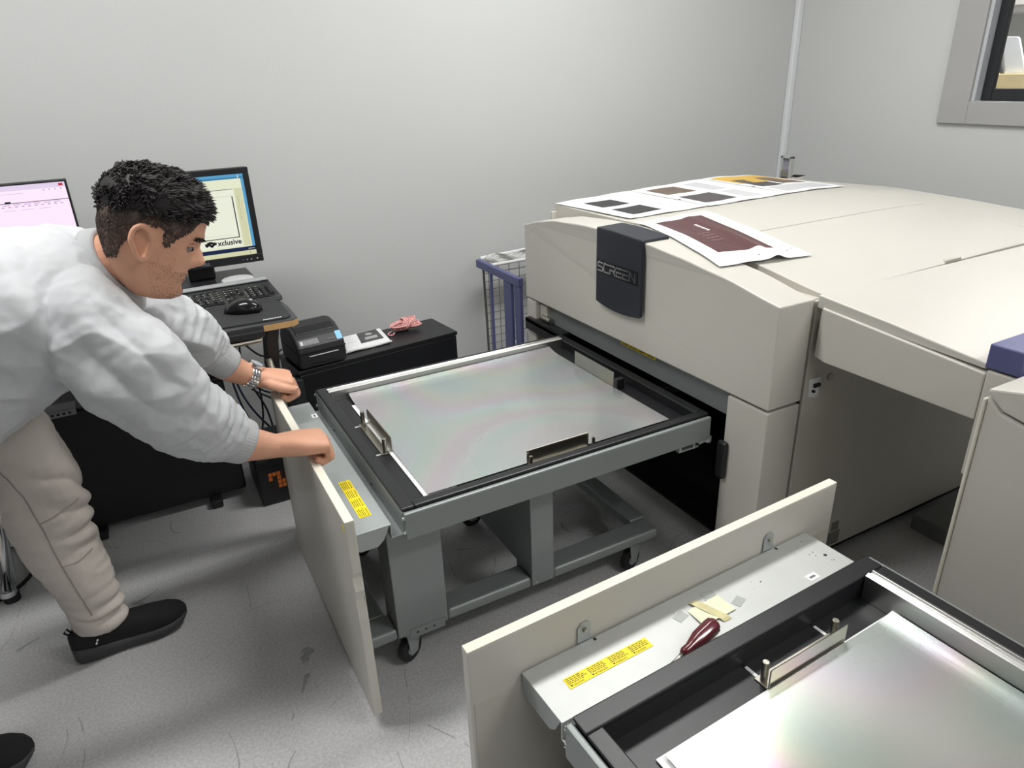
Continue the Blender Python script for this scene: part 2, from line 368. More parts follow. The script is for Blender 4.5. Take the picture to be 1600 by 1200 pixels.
# body shell
b = MB().box((1.424, 1.100, .045), (2.80, 1.112, .862)); b.build('side_panel', beige2, mach, bevel=.003)
b = MB().box((1.424, 2.335, .045), (2.80, 2.347, .90)); b.build('side_panel', beige, mach, bevel=.003)
b = MB().box((2.79, 1.11, .045), (2.80, 2.34, .85)); b.build('rear_panel', beige, mach, bevel=.003)
b = MB()
b.box((1.43, 1.114, .02), (2.78, 1.12, .80)).box((1.43, 2.326, .02), (2.78, 2.333, .80)).box((2.77, 1.12, .02), (2.785, 2.33, .80)).box((1.42, 1.12, .80), (2.78, 2.33, .806))
b.build('interior_shade', blackdk, mach)  # black sheets added inside the shell, painting in the dark of the slot
MB().box((1.44, 1.13, .004), (2.76, 2.32, .012)).build('floor_shade', blackdk, mach)  # black sheet laid over the floor to stand in for shade under the machine
MB().box((1.452, 1.0945, .80), (2.6, 1.1005, .862)).build('gap_shade', blackdk, mach)  # black strip added in the lid seam as the shade of the gap
MB().prism([(1.452, .84), (1.452, .905), (2.2, .905), (2.49, .885), (2.49, .84)], 'y', 1.5500, 1.5540).build('gap_shade', blackdk, mach)  # same painted gap shade, between hatch and top cover
for lo, hi in (((1.45, 1.13, .0), (1.52, 1.3, .1)), ((1.6, 1.3, .11), (2.6, 1.36, .15)), ((1.6, 2.1, .11), (2.6, 2.16, .15))): MB().box(lo, hi).build('interior_frame', cartg, mach, bevel=.003)
def top(x, y):
    fr = interp([(1.1, .872), (1.355, .906), (1.6, .925), (1.8, .931), (2.0, .927), (2.354, .925)], y)
    md = interp([(1.1, .882), (1.35, .908), (1.55, .922), (1.8, .940), (2.354, .945)], y)
    bk = interp([(1.1, .862), (1.37, .886), (1.6, .897), (1.87, .905), (2.08, .898), (2.354, .880)], y)
    if x < 2.2: return lerp(fr, md, (x-1.45)/.75)
    t = (x-2.2)/.6; return lerp(md, bk, t*t)
def cover(name, x0, x1, y0, y1, drop=.05):
    b = MB(); b.sheet(lambda u, v: (lerp(x0, x1, u), lerp(y0, y1, v), top(lerp(x0, x1, u), lerp(y0, y1, v))), 16, 16, drop)
    return b.build(name, beige, mach, bevel=.0025)
cover('top_cover', 1.45, 2.5, 1.5545, 2.354, .058)
hc = cover('hatch', 1.45, 2.5, 1.103, 1.5495, .04)
cover('rear_cover', 2.503, 2.80, 1.103, 2.354, .05)
b = MB().box((1.414, 1.115, .60), (1.45, 2.33, .862)); b.build('gap_strip', beige2, mach)
b = MB().prism([(1.925, 1.103), (1.94, 1.118), (1.985, 1.118), (2.0, 1.103)], 'z', .870, .886); b.build('finger_grip', beige2, hc, bevel=.002)
# key recess and rating labels on the side panel
b = MB()
fr = [(1.436, .652), (1.474, .652), (1.470, .596), (1.440, .600)]
b.prism(fr, 'y', 1.093, 1.101); b.build('switch_plate', whitepl, mach, bevel=.002)
b = MB().box((1.446, 1.086, .628), (1.468, 1.095, .638)).cyl((1.447, 1.086, .618), (1.447, 1.095, .618), .004); b.build('isolator_lever', blackpl, mach, bevel=.002)
b = MB().cyl((1.515, 1.096, .640), (1.515, 1.1, .640), .011); b.build('key_lock', steel, mach)
b = MB().box((1.62, 1.0985, .055), (1.675, 1.1, .10)).box((1.635, 1.0985, .105), (1.665, 1.1, .135)); b.build('rating_label', mat('dull_grey_label', (120, 120, 116), .6, var=.1, vscale=90), mach)
for x in (1.55, 2.65):
    for y in (1.2, 2.25): MB().cyl((x, y, 0), (x, y, .05), .03).build('foot', rubber, mach)
# side extension: box, lid and console
BX = 1.408
b = MB()
# chamfered box: profile in plan with a slanted far end, wider at the bottom
lo = [(BX, .682), (BX, 1.045), (BX+.012, 1.078), (BX+.012, 1.085), (2.6, 1.085), (2.6, .682)]
zt = lambda y: .824+(y-.69)*.085
vs = [(x, y, .722) for x, y in lo]+[(x+(.004 if i in (2, 3) else 0), y+(.025 if i == 1 else 0), zt(y)) for i, (x, y) in enumerate(lo)]
b.add(vs, [tuple(range(6))[::-1], tuple(range(6, 12))]+[(i, (i+1) % 6, 6+(i+1) % 6, 6+i) for i in range(6)])
b.build('extension_box', beige, mach, bevel=.003)
b = MB(); zl = lambda y: .842+(y-.69)*.098
b.prism([(.688, zl(.688)-.013), (1.092, zl(1.092)-.033), (1.092, zl(1.092)), (.9, zl(.9)+.002), (.688, zl(.688))], 'x', BX+.008, 2.6); b.build('extension_lid', beige, mach, bevel=.003)
b = MB().box((BX-.006, .618, .838), (2.5, .684, .888)); b.build('console', bluep, mach, bevel=.003)
b = MB().box((BX-.006, .618, .60), (2.5, .678, .834)); b.build('console_base', beige, mach, bevel=.003)
# support post for the extension, out of sight behind the neighbouring unit
b = MB().box((2.45, .70, 0), (2.55, .78, .722)); b.build('extension_post', beige2, mach, bevel=.003)
b = MB().box((2.0, .95, 0), (2.25, 1.075, .055)); tag(b.build('cable_duct', mat('dull_grey_duct', (104, 104, 102), .5, var=.1), bevel=.006), 'grey cable duct on the floor beneath the overhanging cover', 'cable duct')
# a caster of the inner frame
def caster(parent, x, y, h=.105, r=.036, yaw=0, z0=0):
    t = MB(); m = Matrix.Translation((x, y, z0))@Matrix.Rotation(yaw, 4, 'Z')
    w_ = MB().cyl((0, -.011, r), (0, .011, r), r, 22).xf(m).build('caster_wheel', rubber, parent, bevel=.004)
    MB().cyl((0, -.0118, r), (0, .0118, r), r*.45, 14).xf(m).build('wheel_hub', whitepl, w_)
    f = MB()
    for s in (-1, 1):
        f.prism([(-.012, r-.012), (.012, r-.012), (.036, h-.006), (-.022, h-.006)], 'y', s*.016-.0012, s*.016+.0012)
    f.box((-.026, -.0175, h-.008), (.04, .0175, h-.004)).cyl((0, -.02, r), (0, .02, r), .005, 8).cyl((.008, 0, h-.004), (.008, 0, h), .018, 12)
    f.xf(m).build('caster_fork', galv, parent, bevel=.001)
caster(mach, 1.565, 1.85, .11, .034, 0, 0)

# second beige unit, right foreground
m2 = thing('beige_unit', 'tall beige machine casing with zigzag lid seam at the right edge', 'machine', (1.8, .15, 0))
Y1 = .612
def a2(y): return interp([(-.4, 1.0), (-.1, .985), (.2, .955), (.36, .912), (.5, .875), (Y1, .848)], y)
zz = [(Y1, .838), (Y1-.030, .812), (Y1-.2, .78), (-.45, .77)]
b = MB().prism([(-.45, .0), (Y1, .0)]+[(Y1, .835), (Y1-.030, .809), (Y1-.2, .775), (-.45, .765)], 'x', 1.29, 2.3); b.build('casing', beige, m2, bevel=.005)
b = MB().prism([(-.45, .77), (Y1-.2, .78), (Y1-.030, .814), (Y1, .840), (Y1, .848)]+[(y, a2(y)) for y in (.56, .5, .43, .36, .28, .2, .05, -.1, -.4, -.45)], 'x', 1.288, 2.3); b.build('casing_lid', beige, m2, bevel=.004)
b = MB().box((1.286, Y1-.001, .01), (1.30, Y1+.005, .828)); b.build('edge_strip', edgew, m2, bevel=.002)

# ================================================================== PLATE CARTS
def yellow_label(parent, u0, u1, v0, v1, z, words):
    l = MB().box((u0, v0, z), (u1, v1, z+.0006)).build('caution_label', yellow, parent)
    n = len(words); dv = (v1-v0)/n
    b = MB()
    for k, wd in enumerate(words):
        va = v0+k*dv
        # lines run along v; heading nearest the tray side
        text('heading', wd, ink, l, (u0+(u1-u0)*.90, va+dv*.2, z+.0007), (0, 1, 0), (-1, 0, 0), (u1-u0)*.2, .0001)
        b.prism([(u1-(u1-u0)*.26, va+.003), (u1-(u1-u0)*.10, va+.0055), (u1-(u1-u0)*.26, va+.008)], 'z', z+.0006, z+.0008)
        for r in range(4):
            q = u0+(u1-u0)*(.12+.15*r); e = va+dv*random.uniform(.75, .95)
            s_ = va+dv*.06
            while s_ < e:
                l_ = random.uniform(.003, .008); b.box((q, s_, z+.0006), (q+(u1-u0)*.06, min(e, s_+l_), z+.0007)); s_ += l_+.0015
    b.build('label_print', ink, l, kind='stuff')
def cart(name, label, loc, rot, P):
    c = thing(name, label, 'plate cart', loc, None, rot, local=True)
    pw, th = P['pw'], .021
    b = MB()
    if P.get('dent'):
        # end face has a dent half way up
        prof = [(0, .04), (0, .35), (0, .40), (0, .44), (0, .578)]
    e0 = [(0, .45), (.007, .435), (-.003, .405), (.008, .375), (0, .33)] if P.get('yl') else []
    MB().prism([(0, P['pz']), (pw, P['pz']), (pw, .578), (0, .578)]+e0, 'x', 0, th).build('front_panel', beige, c, bevel=.003)
    MB().box((th-.001, .006, P['pz']+.01), (th+.001, pw-.006, .468)).build('inner_sheet', beige2, c)
    MB().box((.001, .001, .5775), (th-.001, pw-.001, .5785)).build('edge_banding', edgew, c)
    if P.get('yl'): MB().box((-.0006, .012, .548), (0, .02, .565)).build('edge_label', yellow, c)
    s0, s1 = P['sv']; su = P['su']; tu = P['tu']; t0, t1 = P['tv']; UE = P['ue']
    # shelf with its folded lips
    b = MB().prism([(th+.004, .484), (th+.004, .49), (su, .49), (su, .455), (tu+.003, .455), (tu+.003, .452), (su-.003, .452), (su-.003, .487), (th+.006, .487), (th+.006, .484)], 'y', s0, s1)
    sh = b.build('shelf', galv if not P['z2'] else galv2, c, bevel=.0008)
    MB().prism([(th+.004, .489), (su-.004, .489), (su-.02, .455), (su-.035, .442), (th+.02, .442), (th+.004, .45)], 'y', s0, s0+.0025).build('shelf_lip', galv, c, bevel=.001)
    yellow_label(c, *P['lab'], .4902, P['words'])
    u, v = P['wl']; wl = MB().box((u, v, .4901), (u+.016, v+.026, .4906)).build('small_label', white, c)
    MB().box((u+.006, v+.005, .4906), (u+.011, v+.020, .4908)).build('label_print', greyink, wl)
    for v in P.get('tabs', []):
        tb = MB().prism([(v-.014, .491), (v-.014, .523), (v-.006, .531), (v+.008, .531), (v+.014, .525), (v+.014, .491)], 'x', th+.001, th+.0035).build('fixing_tab', galv, c, bevel=.0006)
        MB().cyl((th+.003, v, .517), (th+.009, v, .517), .0045, 10).build('bolt', steel, tb)
        MB().box((th+.006, v+.016, .4899), (th+.012, v+.021, .4905)).build('slot', ink, c)
    if P['z2']:
        b = MB()
        for k in range(16): b.cyl((random.uniform(th+.02, su-.01), random.uniform(s0+.05, s1-.02), .4898), (0, 0, 0), .0) if 0 else b.box(*(lambda x, y, r: ((x-r, y-r, .4899), (x+r, y+r, .4902)))(random.uniform(th+.02, su-.01), random.uniform(s0+.25, s1-.02), random.uniform(.0006, .0014)))
        b.cyl((su-.045, s1-.03, .4898), (su-.045, s1-.03, .4903), .004, 6); b.build('pinholes', ink, c, kind='stuff')
    # tray: outer rails, black rim, floor, inner walls
    MB().box((tu, t0-.014, .45), (UE, t0-.001, .519)).build('side_rail', cartg, c, bevel=.004)
    MB().box((tu, t1+.001, .45), (UE, t1+.014, .519)).build('side_rail', cartg, c, bevel=.004)
    MB().box((tu-.001, t0, .455), (tu+.008, t1, .517)).build('front_rail', cartg, c, bevel=.002)
    rw = P['rim']; fz = P['fz']
    MB().box((tu-.001, t0, .517), (tu+rw, t1, .526)).build('tray_rim', blackp, c, bevel=.003)
    MB().box((tu+rw, t0, .517), (UE, t0+rw*.8, .526)).build('tray_rim', blackp, c, bevel=.003)
    MB().box((tu+rw, t1-rw*.8, .517), (UE, t1, .526)).build('tray_rim', blackp, c, bevel=.003)
    MB().box((UE-rw, t0+rw*.8, .517), (UE, t1-rw*.8, .526)).build('tray_rim', blackp, c, bevel=.003)
    b = MB().box((tu+rw-.004, t0+.01, fz), (tu+rw, t1-.01, .518)).box((tu+rw, t0+rw*.8-.004, fz), (UE-rw, t0+rw*.8, .518)).box((tu+rw, t1-rw*.8, fz), (UE-rw, t1-rw*.8+.004, .518)).box((UE-rw, t0+.01, fz), (UE-rw+.004, t1-.01, .518))
    b.build('tray_wall', blackp, c)
    MB().box((tu+.008, t0+.005, fz-.012), (UE-.004, t1-.005, fz)).build('tray_floor', blackp, c)
    for v in (t0-.008, t1+.008):
        for z in (.468, .505): MB().cyl((tu-.004, v, z), (tu+.001, v, z), .0045, 10).build('bolt', chrome, c)
    for v in (.3, .75):
        vv = t0+(t1-t0)*v; MB().cyl((tu-.003, vv, .47), (tu, vv, .47), .003, 8).build('screw', ink, c)
    # extruded bar along the far side
    bu0, bu1 = P['bar']; bv = t1-rw*.8
    b = MB().prism([(bv-.03, fz), (bv-.03, .53), (bv-.022, .534), (bv-.014, .528), (bv-.010, .534), (bv-.001, .53), (bv-.001, fz)], 'x', bu0, bu1)
    b.build('extruded_bar', alu, c, bevel=.001)
    # plate guides
    def guide(u, va, vb, flip=False):
        g = MB().prism([(u-.030, fz+.001), (u-.030, fz+.003), (u-.003, fz+.003), (u-.003, fz+.042), (u, fz+.045), (u, fz+.001)], 'y', va, vb).build('plate_guide', steel, c, bevel=.0008)
        for v in (va+.008, vb-.008):
            MB().cyl((u-.018, v, fz), (u-.018, v, fz+.044), .006, 12).build('guide_post', steel, g, bevel=.001)
            MB().box((u-.055, v-.003, fz), (u-.02, v+.003, fz+.0012)).build('slot_scale', whitepl, g)
            MB().box((u-.062, v-.0035, fz), (u-.052, v+.0035, fz+.001)).build('slot', blackdk, g)
    guide(*P['gA'])
    if 'gB' in P:
        u0, u1, v = P['gB']
        g = MB().prism([(v-.02, fz+.001), (v-.02, fz+.003), (v-.002, fz+.003), (v-.002, fz+.043), (v, fz+.045), (v, fz+.001)], 'x', u0, u1).build('plate_guide', steel, c, bevel=.0008)
        for u in (u0+.006, u1+.008): MB().cyl((u, v-.012, fz), (u, v-.012, fz+.032), .0045, 10).build('guide_post', steel, g)
    if 'gC' in P:
        u, va, vb = P['gC']
        g = MB().prism([(u+.030, fz+.001), (u+.030, fz+.003), (u+.004, fz+.003), (u+.004, fz+.05), (u, fz+.055), (u, fz+.001)], 'y', va, vb).build('plate_guide', steel, c, bevel=.0008)
        MB().box((u-.001, va-.02, fz), (u+.028, va-.002, fz+.036)).build('guide_stop', blackpl, g, bevel=.002)
        MB().box((u+.03, va+.01, fz), (u+.09, va+.03, fz+.004)).build('slot_scale', steel, g)
    # under frame
    l0, l1 = P['legv']; H = .110
    for v, s in ((l0, 1), (l1, -1)):
        va, vb = sorted((v, v+s*.09))
        MB().box((.115, va, H), (.250, vb, .452)).build('leg', cartg, c, bevel=.003)
        MB().box((.50, va, H), (.570, vb, .452)).build('leg', cartg, c, bevel=.003)
        va, vb = sorted((v+s*.001, v+s*.073))
        for u0, u1 in ((.03, .115), (.25, .50), (.57, .935)): MB().box((u0, va, H-.004), (u1, vb, .140)).build('beam', cartg, c, bevel=.010, seg=3)
        f = v-s*.002
        va, vb = sorted((f, v))
        bp = MB().box((.145, va, H-.012), (.240, vb, H+.016)).build('caster_plate', cartg, c, bevel=.001)
        for k in range(3): MB().cyl((.165+.022*k, f-s*.0005, H+.003), (.165+.022*k, f, H+.003), .003, 8).build('hole', ink, bp)
        for u in (.513, .557): MB().cyl((u, f, H+.012), (u, v, H+.012), .0045, 8).build('screw', galv, c)
    MB().box((.502, l0+.09, .14), (.516, l1-.09, .452)).build('divider_panel', cartg, c, bevel=.002)
    for u0, u1 in ((.045, .105), (.885, .945)): MB().box((u0, l0+.073, H-.004), (u1, l1-.073, .139)).build('cross_beam', cartg, c, bevel=.008, seg=3)
    MB().box((.13, l0+.05, .438), (UE-.05, l1-.05, .452)).build('deck', cartg, c)
    for i, (u, v, yw) in enumerate(P['cast']): caster(c, u, v, .106, .037, yw)
    # latch under the rail end
    if 'latch' in P:
        u = P['latch']; b = MB().box((u, t0-.005, .432), (u+.008, t0+.03, .452)).box((u+.05, t0-.005, .43), (u+.056, t0+.03, .455)).box((u, t0-.004, .43), (u+.07, t0+.01, .434)).cyl((u+.07, t0, .44), (u+.10, t0-.004, .448), .006, 8).cyl((u+.10, t0-.004, .44), (u+.10, t0-.004, .455), .011, 12)
        b.build('latch', galv, c, bevel=.001)
    return c
P1 = dict(pw=.753, pz=.04, sv=(.073, .818), su=.116, tu=.141, tv=(.063, .818), ue=1.03, lab=(.062, .090, .130, .306), words=['CAUTION', 'ATTENTION', 'VORSICHT!', 'CAUTION'], wl=(.098, .70), z2=False,
          rim=.030, fz=.497, bar=(.168, 1.0), gA=(.226, .365, .567), gB=(.49, .674, .122), gC=(.945, .385, .60), legv=(.128, .70), cast=[(.150, .165, .5), (.86, .165, .3), (.17, .66, 2.2), (.545, .62, 0.1)], latch=.93, yl=True)
c1 = cart('plate_cart', 'plate cart with open tray being pulled out by the man', (.242, 1.212, 0), 0, P1)
a2_ = math.radians(-90+2.3)
P2 = dict(pw=.886, pz=.04, sv=(.094, .795), su=.142, tu=.166, tv=(.096, .785), ue=1.03, lab=(.074, .097, .142, .315), words=['CAUTION', 'ATTENTION', 'VORSICHT!', 'CAUTION'], wl=(.118, .676), z2=True,
          rim=.036, fz=.478, bar=(.205, 1.0), gA=(.262, .412, .60), legv=(.15, .73), cast=[(.150, .185, .5), (.86, .185, .3), (.17, .69, 2.2), (.545, .65, 0.1)], tabs=[.222, .682])
c2 = cart('plate_cart', 'foreground plate cart with a screwdriver on its galvanised shelf', (.307, .792, 0), a2_, P2)
MC2 = Matrix.Translation((.307, .792, 0))@Matrix.Rotation(a2_, 4, 'Z')

# plates
def plate(name, label, M4, u0, u1, v0, v1, z, curl):
    def fn(a, b):
        u = lerp(u0, u1, a); v = lerp(v0, v1, b)
        return M4@Vector((u, v, z+.0008*math.sin(5*a)*math.sin(4*b)+curl*max(0, (b-.90)/.10)**2))
    b = MB().sheet(fn, 24, 40, .0012)
    return tag(b.build(name, platem, smooth=False), label, 'printing plate', 'aluminium printing plates')
MC1 = Matrix.Translation((.242, 1.212, 0))
pl1 = plate('printing_plate', 'shiny aluminium printing plate in the tray the man pulls out', MC1, .226, .944, .123, .761, .5045, .010)
pl2 = plate('printing_plate', 'shiny aluminium printing plate in the foreground tray', MC2, .266, .97, .19, .724, .488, .006)
o = MB().box((.242+.216, 1.212+.125, .498), (.242+.30, 1.212+.70, .5005)).build('interleaf_sheet', white); tag(o, 'white paper interleaf showing at the left edge of the far printing plate', 'paper sheet')
o = MB()
o.obox(MC2@Vector((.33, .45, .4805)), (.545, .14, .002), Matrix.Rotation(math.radians(2.3), 3, 'Z')); 
tag(o.build('interleaf_sheet', white), 'white paper interleaf under the foreground printing plate', 'paper sheet')

# screwdriver on shelf 2
sdm = mat('maroon_plastic', (92, 24, 36), .15, var=.05, coat=.6)
p0 = Vector((.607, .651, .4915)); p1 = Vector((.645, .657, .505)); p2 = Vector((.735, .678, .512))
t = thing('screwdriver', 'maroon handled screwdriver lying on the foreground cart shelf', 'screwdriver', p0)
d = (p2-p1).normalized()
hd = p1; b = MB(); pr = [(0, .006), (.006, .009), (.018, .0085), (.028, .0105), (.045, .0145), (.08, .0155), (.088, .0145), (.094, .009)]
rs = []
up = Vector((0, 0, 1)); sx = d.cross(up).normalized(); uy = sx.cross(d)
for q, r in pr:
    ring = []
    for j in range(24):
        a = 2*math.pi*j/24; rr = r*(1-.10*max(0, math.cos(6*a))*(1 if q > .02 else 0)); ring.append(p1+d*q+(sx*math.cos(a)+uy*math.sin(a))*rr)
    rs.append(ring)
b.rings(rs); b.build('handle', sdm, t, smooth=True)
MB().tube([p1+d*.002, p1-d*.012, p1-d*.03, p0], [.0052, .0034, .0034, .0022], 10).build('blade', steel, t, smooth=True)
# sticky note and tape
t = thing('sticky_note', 'pale yellow sticky note taped to the foreground cart shelf', 'note', (.77, .72, .4906))
cn = [(.731, .742), (.807, .746), (.810, .701), (.730, .697)]
def nq(u, v):
    a = Vector(cn[0]).lerp(Vector(cn[1]), u); c_ = Vector(cn[3]).lerp(Vector(cn[2]), u); q = a.lerp(c_, v)
    return (q.x, q.y, .4915+.0022*v*v*(1-u)+.0012*abs(math.sin(5*u+3*v)))
MB().sheet(nq, 8, 8, .0003).build('note_paper', mat('note_yellow', (222, 228, 196), .6, var=.06, vscale=30), t)
tape = mat('aged_tape', (204, 196, 150), .25, var=.25, vscale=40)
b = MB().sheet(lambda u, v: (lerp(.752, .770, v)+.025*(u-.3), lerp(.757, .688, u), .4938+.0003*math.sin(20*u)+(-.003 if u in (0, 1) else 0)), 10, 1, .0002); b.build('tape', tape, t)
clear = mat('clear_tape', (176, 180, 176), .2, var=.06)
for (x, y, a) in ((.712, .738, .3), (.83, .715, .4), (.795, .757, -.1)): MB().obox((x, y, .4905), (.026, .018, .0004), rz(a)).build('tape', clear, t)
# ================================================================== PROOF SHEETS on the platesetter
def proof(label, corners, prints, lift=0, fold=0):
    t = thing('proof_sheet', label, 'printed sheet', (corners[0][0], corners[0][1], .93), 'printed proofs on the platesetter')
    def q(u, v, h=0):
        a = Vector(corners[0]).lerp(Vector(corners[1]), u); c_ = Vector(corners[3]).lerp(Vector(corners[2]), u); p = a.lerp(c_, v)
        z = top(max(1.45, p.x), p.y)
        if p.x < 1.53: z = max(z, arch(p.y)+.001-max(0, p.x-1.412)*.12)
        z += .0035+lift*(.5-.5*math.cos(2*math.pi*u))*(v)+fold*math.exp(-((u-.62)/.07)**2)*(.3+.7*v)+.002*math.sin(6*u+2*v)**2
        return Vector((p.x, p.y, z+h))
    MB().sheet(lambda u, v: q(u, v), 40, 24, .0005).build('paper', white, t, smooth=False)
    for nm, m, (u0, u1, v0, v1) in prints:
        MB().sheet(lambda u, v: q(lerp(u0, u1, u), lerp(v0, v1, v), .0008), 26, 20, .0002).build(nm, m, t)
    return t, q
dkink = mat('charcoal_print', (52, 52, 54), .5, var=.15, vscale=30)
photo = mat('photo_print', (112, 96, 84), .45, var=.75, vscale=34)
photo2 = mat('photo_print_dark', (84, 78, 80), .45, var=.8, vscale=40)
ylw = mat('yellow_print', (224, 184, 84), .5, var=.06)
gtext = mat('text_print', (205, 206, 208), .5, var=.12, vscale=160)
maroon = mat('maroon_print', (86, 52, 55), .38, var=.04)
proof('proof sheet with two charcoal rectangles at the far front corner of the platesetter', [(1.447, 2.345), (1.80, 2.348), (1.80, 1.90), (1.47, 1.91)],
      [('print_block', dkink, (.17, .52, .22, .49)), ('print_block', dkink, (.17, .54, .60, .88)), ('print_line', gtext, (.74, .76, .35, .95)), ('print_line', greyink, (.86, .865, .1, .12))])
proof('middle proof sheet with brown photographs on the platesetter', [(1.806, 2.348), (2.18, 2.350), (2.18, 1.885), (1.806, 1.895)],
      [('print_photo', photo, (.09, .47, .12, .42)), ('print_photo', photo2, (.09, .49, .55, .88)), ('print_text', gtext, (.60, .8, .12, .5)), ('print_text', gtext, (.60, .8, .58, .9)), ('print_mark', ink, (.01, .03, .62, .65))])
proof('proof sheet with yellow block and small photographs at the far end of the platesetter', [(2.186, 2.350), (2.53, 2.352), (2.52, 1.90), (2.186, 1.885)],
      [('print_block', ylw, (.05, .92, .06, .46)), ('print_photo', photo2, (.10, .46, .28, .66)), ('print_photo', photo, (.52, .92, .24, .62)), ('print_text', gtext, (.1, .9, .70, .92)), ('print_mark', ink, (.01, .03, .6, .63))])
t, q = proof('maroon printed proof sheet lying askew over the edge of the front cover', [(1.43, 1.83), (1.74, 1.84), (1.63, 1.30), (1.325, 1.335)],
             [('print_block', maroon, (.17, .80, .10, .83))], lift=.006, fold=.010)
b = MB()
for k in range(6):
    for (du, dv) in ((0, 0),):
        p = q(.52, .28+.028*k, .0012); b.obox(p, (.016, .009, .0004), rz(.2))
b.build('print_title', white, t)
b = MB()
for k in range(4):
    for j in range(3):
        p = q(.36+.05*j, .46+.05*k, .0012); b.obox(p, (.012, .004, .0003), rz(-.1))
b.build('print_text', mat('rose_print', (170, 140, 140), .5, var=0), t, kind='stuff')
b = MB()
for (u, v) in ((.08, .5), (.93, .88), (.86, .9), (.5, .93)): b.obox(q(u, v, .001), (.006, .004, .0003), rz(0))
b.build('crop_marks', ink, t, kind='stuff')
# small bracket on the wall side of the machine
t = thing('wall_clamp', 'small steel clamp bracket standing behind the platesetter in the corner', 'clamp', (2.86, 2.5, .0))
MB().box((2.85, 2.46, 0), (2.87, 2.475, .975)).box((2.85, 2.515, 0), (2.87, 2.53, .975)).box((2.85, 2.46, .965), (2.87, 2.53, .975)).build('frame', galv2, t, bevel=.002)
MB().box((2.862, 2.475, .80), (2.867, 2.515, .965)).build('back_plate', mat('lilac_grey', (150, 148, 160), .4, var=.1), t)
MB().cyl((2.845, 2.495, .895), (2.86, 2.495, .895), .013).box((2.846, 2.475, .88), (2.856, 2.515, .91)).build('clamp_screw', steel, t)
MB().prism([(2.455, .885), (2.44, .895), (2.375, .898), (2.42, .882)], 'x', 2.85, 2.862).build('lever', blackpl, t, bevel=.002)


# ================================================================== RACK TROLLEY
t = thing('basket_trolley', 'blue railed trolley with wire mesh side by the back wall', 'trolley', (1.45, 2.55, 0))
RX = 1.295
MB().obox((RX, 2.555, .635), (.022, .386, .034), Matrix.Identity(3)).build('hand_rail', bluep, t, bevel=.003)
MB().box((RX-.008, 2.748, .62), (RX+.008, 2.749, .65)).build('rail_cap', bluep, t)
for y0, y1, x0, x1 in ((2.440, 2.505, .0, .014), (2.364, 2.412, .0, .014), (2.618, 2.634, 0, .01)):
    MB().box((RX+x0-.005, y0, .06), (RX+x1-.005, y1, .62)).build('post', bluep, t, bevel=.002)
wirem = mat('dark_wire', (92, 92, 86), .5, metal=.4, var=.1)
MB().tube([(1.325, 2.74, .06), (1.322, 2.742, .35), (1.318, 2.745, .60)], .006, 6).build('mesh_post', wirem, t)
for k in range(9):
    x = 1.345+.052*k; MB().tube([(x, 2.752, .08), (x, 2.752, .62)], .0016, 4).build('wire', wirem, t)
for k in range(15):
    z = .10+.037*k; MB().tube([(1.32, 2.750, z), (1.80, 2.750, z)], .0016, 4).build('wire', wirem, t)
for k in range(6):
    y = 2.40+.06*k; MB().tube([(1.80, y, .08), (1.80, y, .62)], .0016, 4).build('wire', wirem, t)
MB().tube([(1.31, 2.755, .650), (1.80, 2.76, .665)], .009, 8).build('basket_rim', whitepl, t)
MB().tube([(1.31, 2.735, .618), (1.80, 2.735, .622)], .008, 8).build('basket_rim', whitepl, t)
b = MB(); random.seed(3)
b.sheet(lambda u, v: (lerp(1.33, 1.80, u), 2.745+.006*math.sin(25*u+6*v), lerp(.615, .66, v)+.006*math.sin(17*u)), 24, 4, .001)
b.build('plastic_wrap', mat('crumpled_plastic', (205, 206, 203), .25, var=.12, vscale=60), t)
MB().box((1.30, 2.364, .03), (1.80, 2.755, .06)).build('base_shelf', bluep, t, bevel=.003)
for x in (1.34, 1.76):
    for y in (2.40, 2.70): caster(t, x, y, .03+.001, .013)
o = MB().prism([(2.37, .061), (2.72, .061), (2.71, .20), (2.62, .27), (2.60, .30), (2.50, .33), (2.44, .40), (2.37, .42)], 'x', 1.36, 1.5)
tag(o.build('paper_offcuts', white, bevel=.006), 'white paper offcuts stacked inside the blue railed trolley', 'paper')

# ================================================================== PRINTER CABINET AND WHAT STANDS ON IT
cb = [(.400, 2.392), (1.055, 2.468), (1.032, 2.682), (.376, 2.612)]
t = thing('black_cabinet', 'low black cabinet against the back wall under the label printer', 'cabinet', (.72, 2.54, 0))
def inset(k): 
    cx = sum(p[0] for p in cb)/4; cy = sum(p[1] for p in cb)/4
    return [(cx+(x-cx)*k, cy+(y-cy)*k) for x, y in cb]
MB().prism(inset(.985), 'z', .20, .432).build('body', blackp, t, bevel=.003)
MB().prism(cb, 'z', .434, .45).build('top_panel', blackp, t, bevel=.003)
MB().prism([(.372, 2.372), (.412, 2.376), (.408, 2.44), (.368, 2.436)], 'z', .20, .425).build('end_post', mat('charcoal_post', (48, 49, 52), .45, var=.1), t, bevel=.003)
MB().prism([(.62, 2.46), (1.0, 2.50), (.98, 2.64), (.60, 2.60)], 'z', 0, .2).build('plinth', blackp, t, bevel=.003)
ang = math.radians(6.5)
MP = Matrix.Translation((.488, 2.496, .45))@Matrix.Rotation(ang, 4, 'Z')
t = thing('label_printer', 'black desktop label printer on the low cabinet', 'printer', (.488, 2.496, .45), None, ang, True)
hw = .088
prof = [(-.098, .004), (-.098, .062), (-.094, .082), (-.070, .108), (-.02, .134), (.03, .140), (.075, .128), (.098, .09), (.1, .004)]
MB().prism(prof, 'x', -hw, hw).build('housing', mat('charcoal_plastic', (40, 41, 44), .5, var=.08, bump=.1, bscale=500), t, bevel=.010, seg=3)
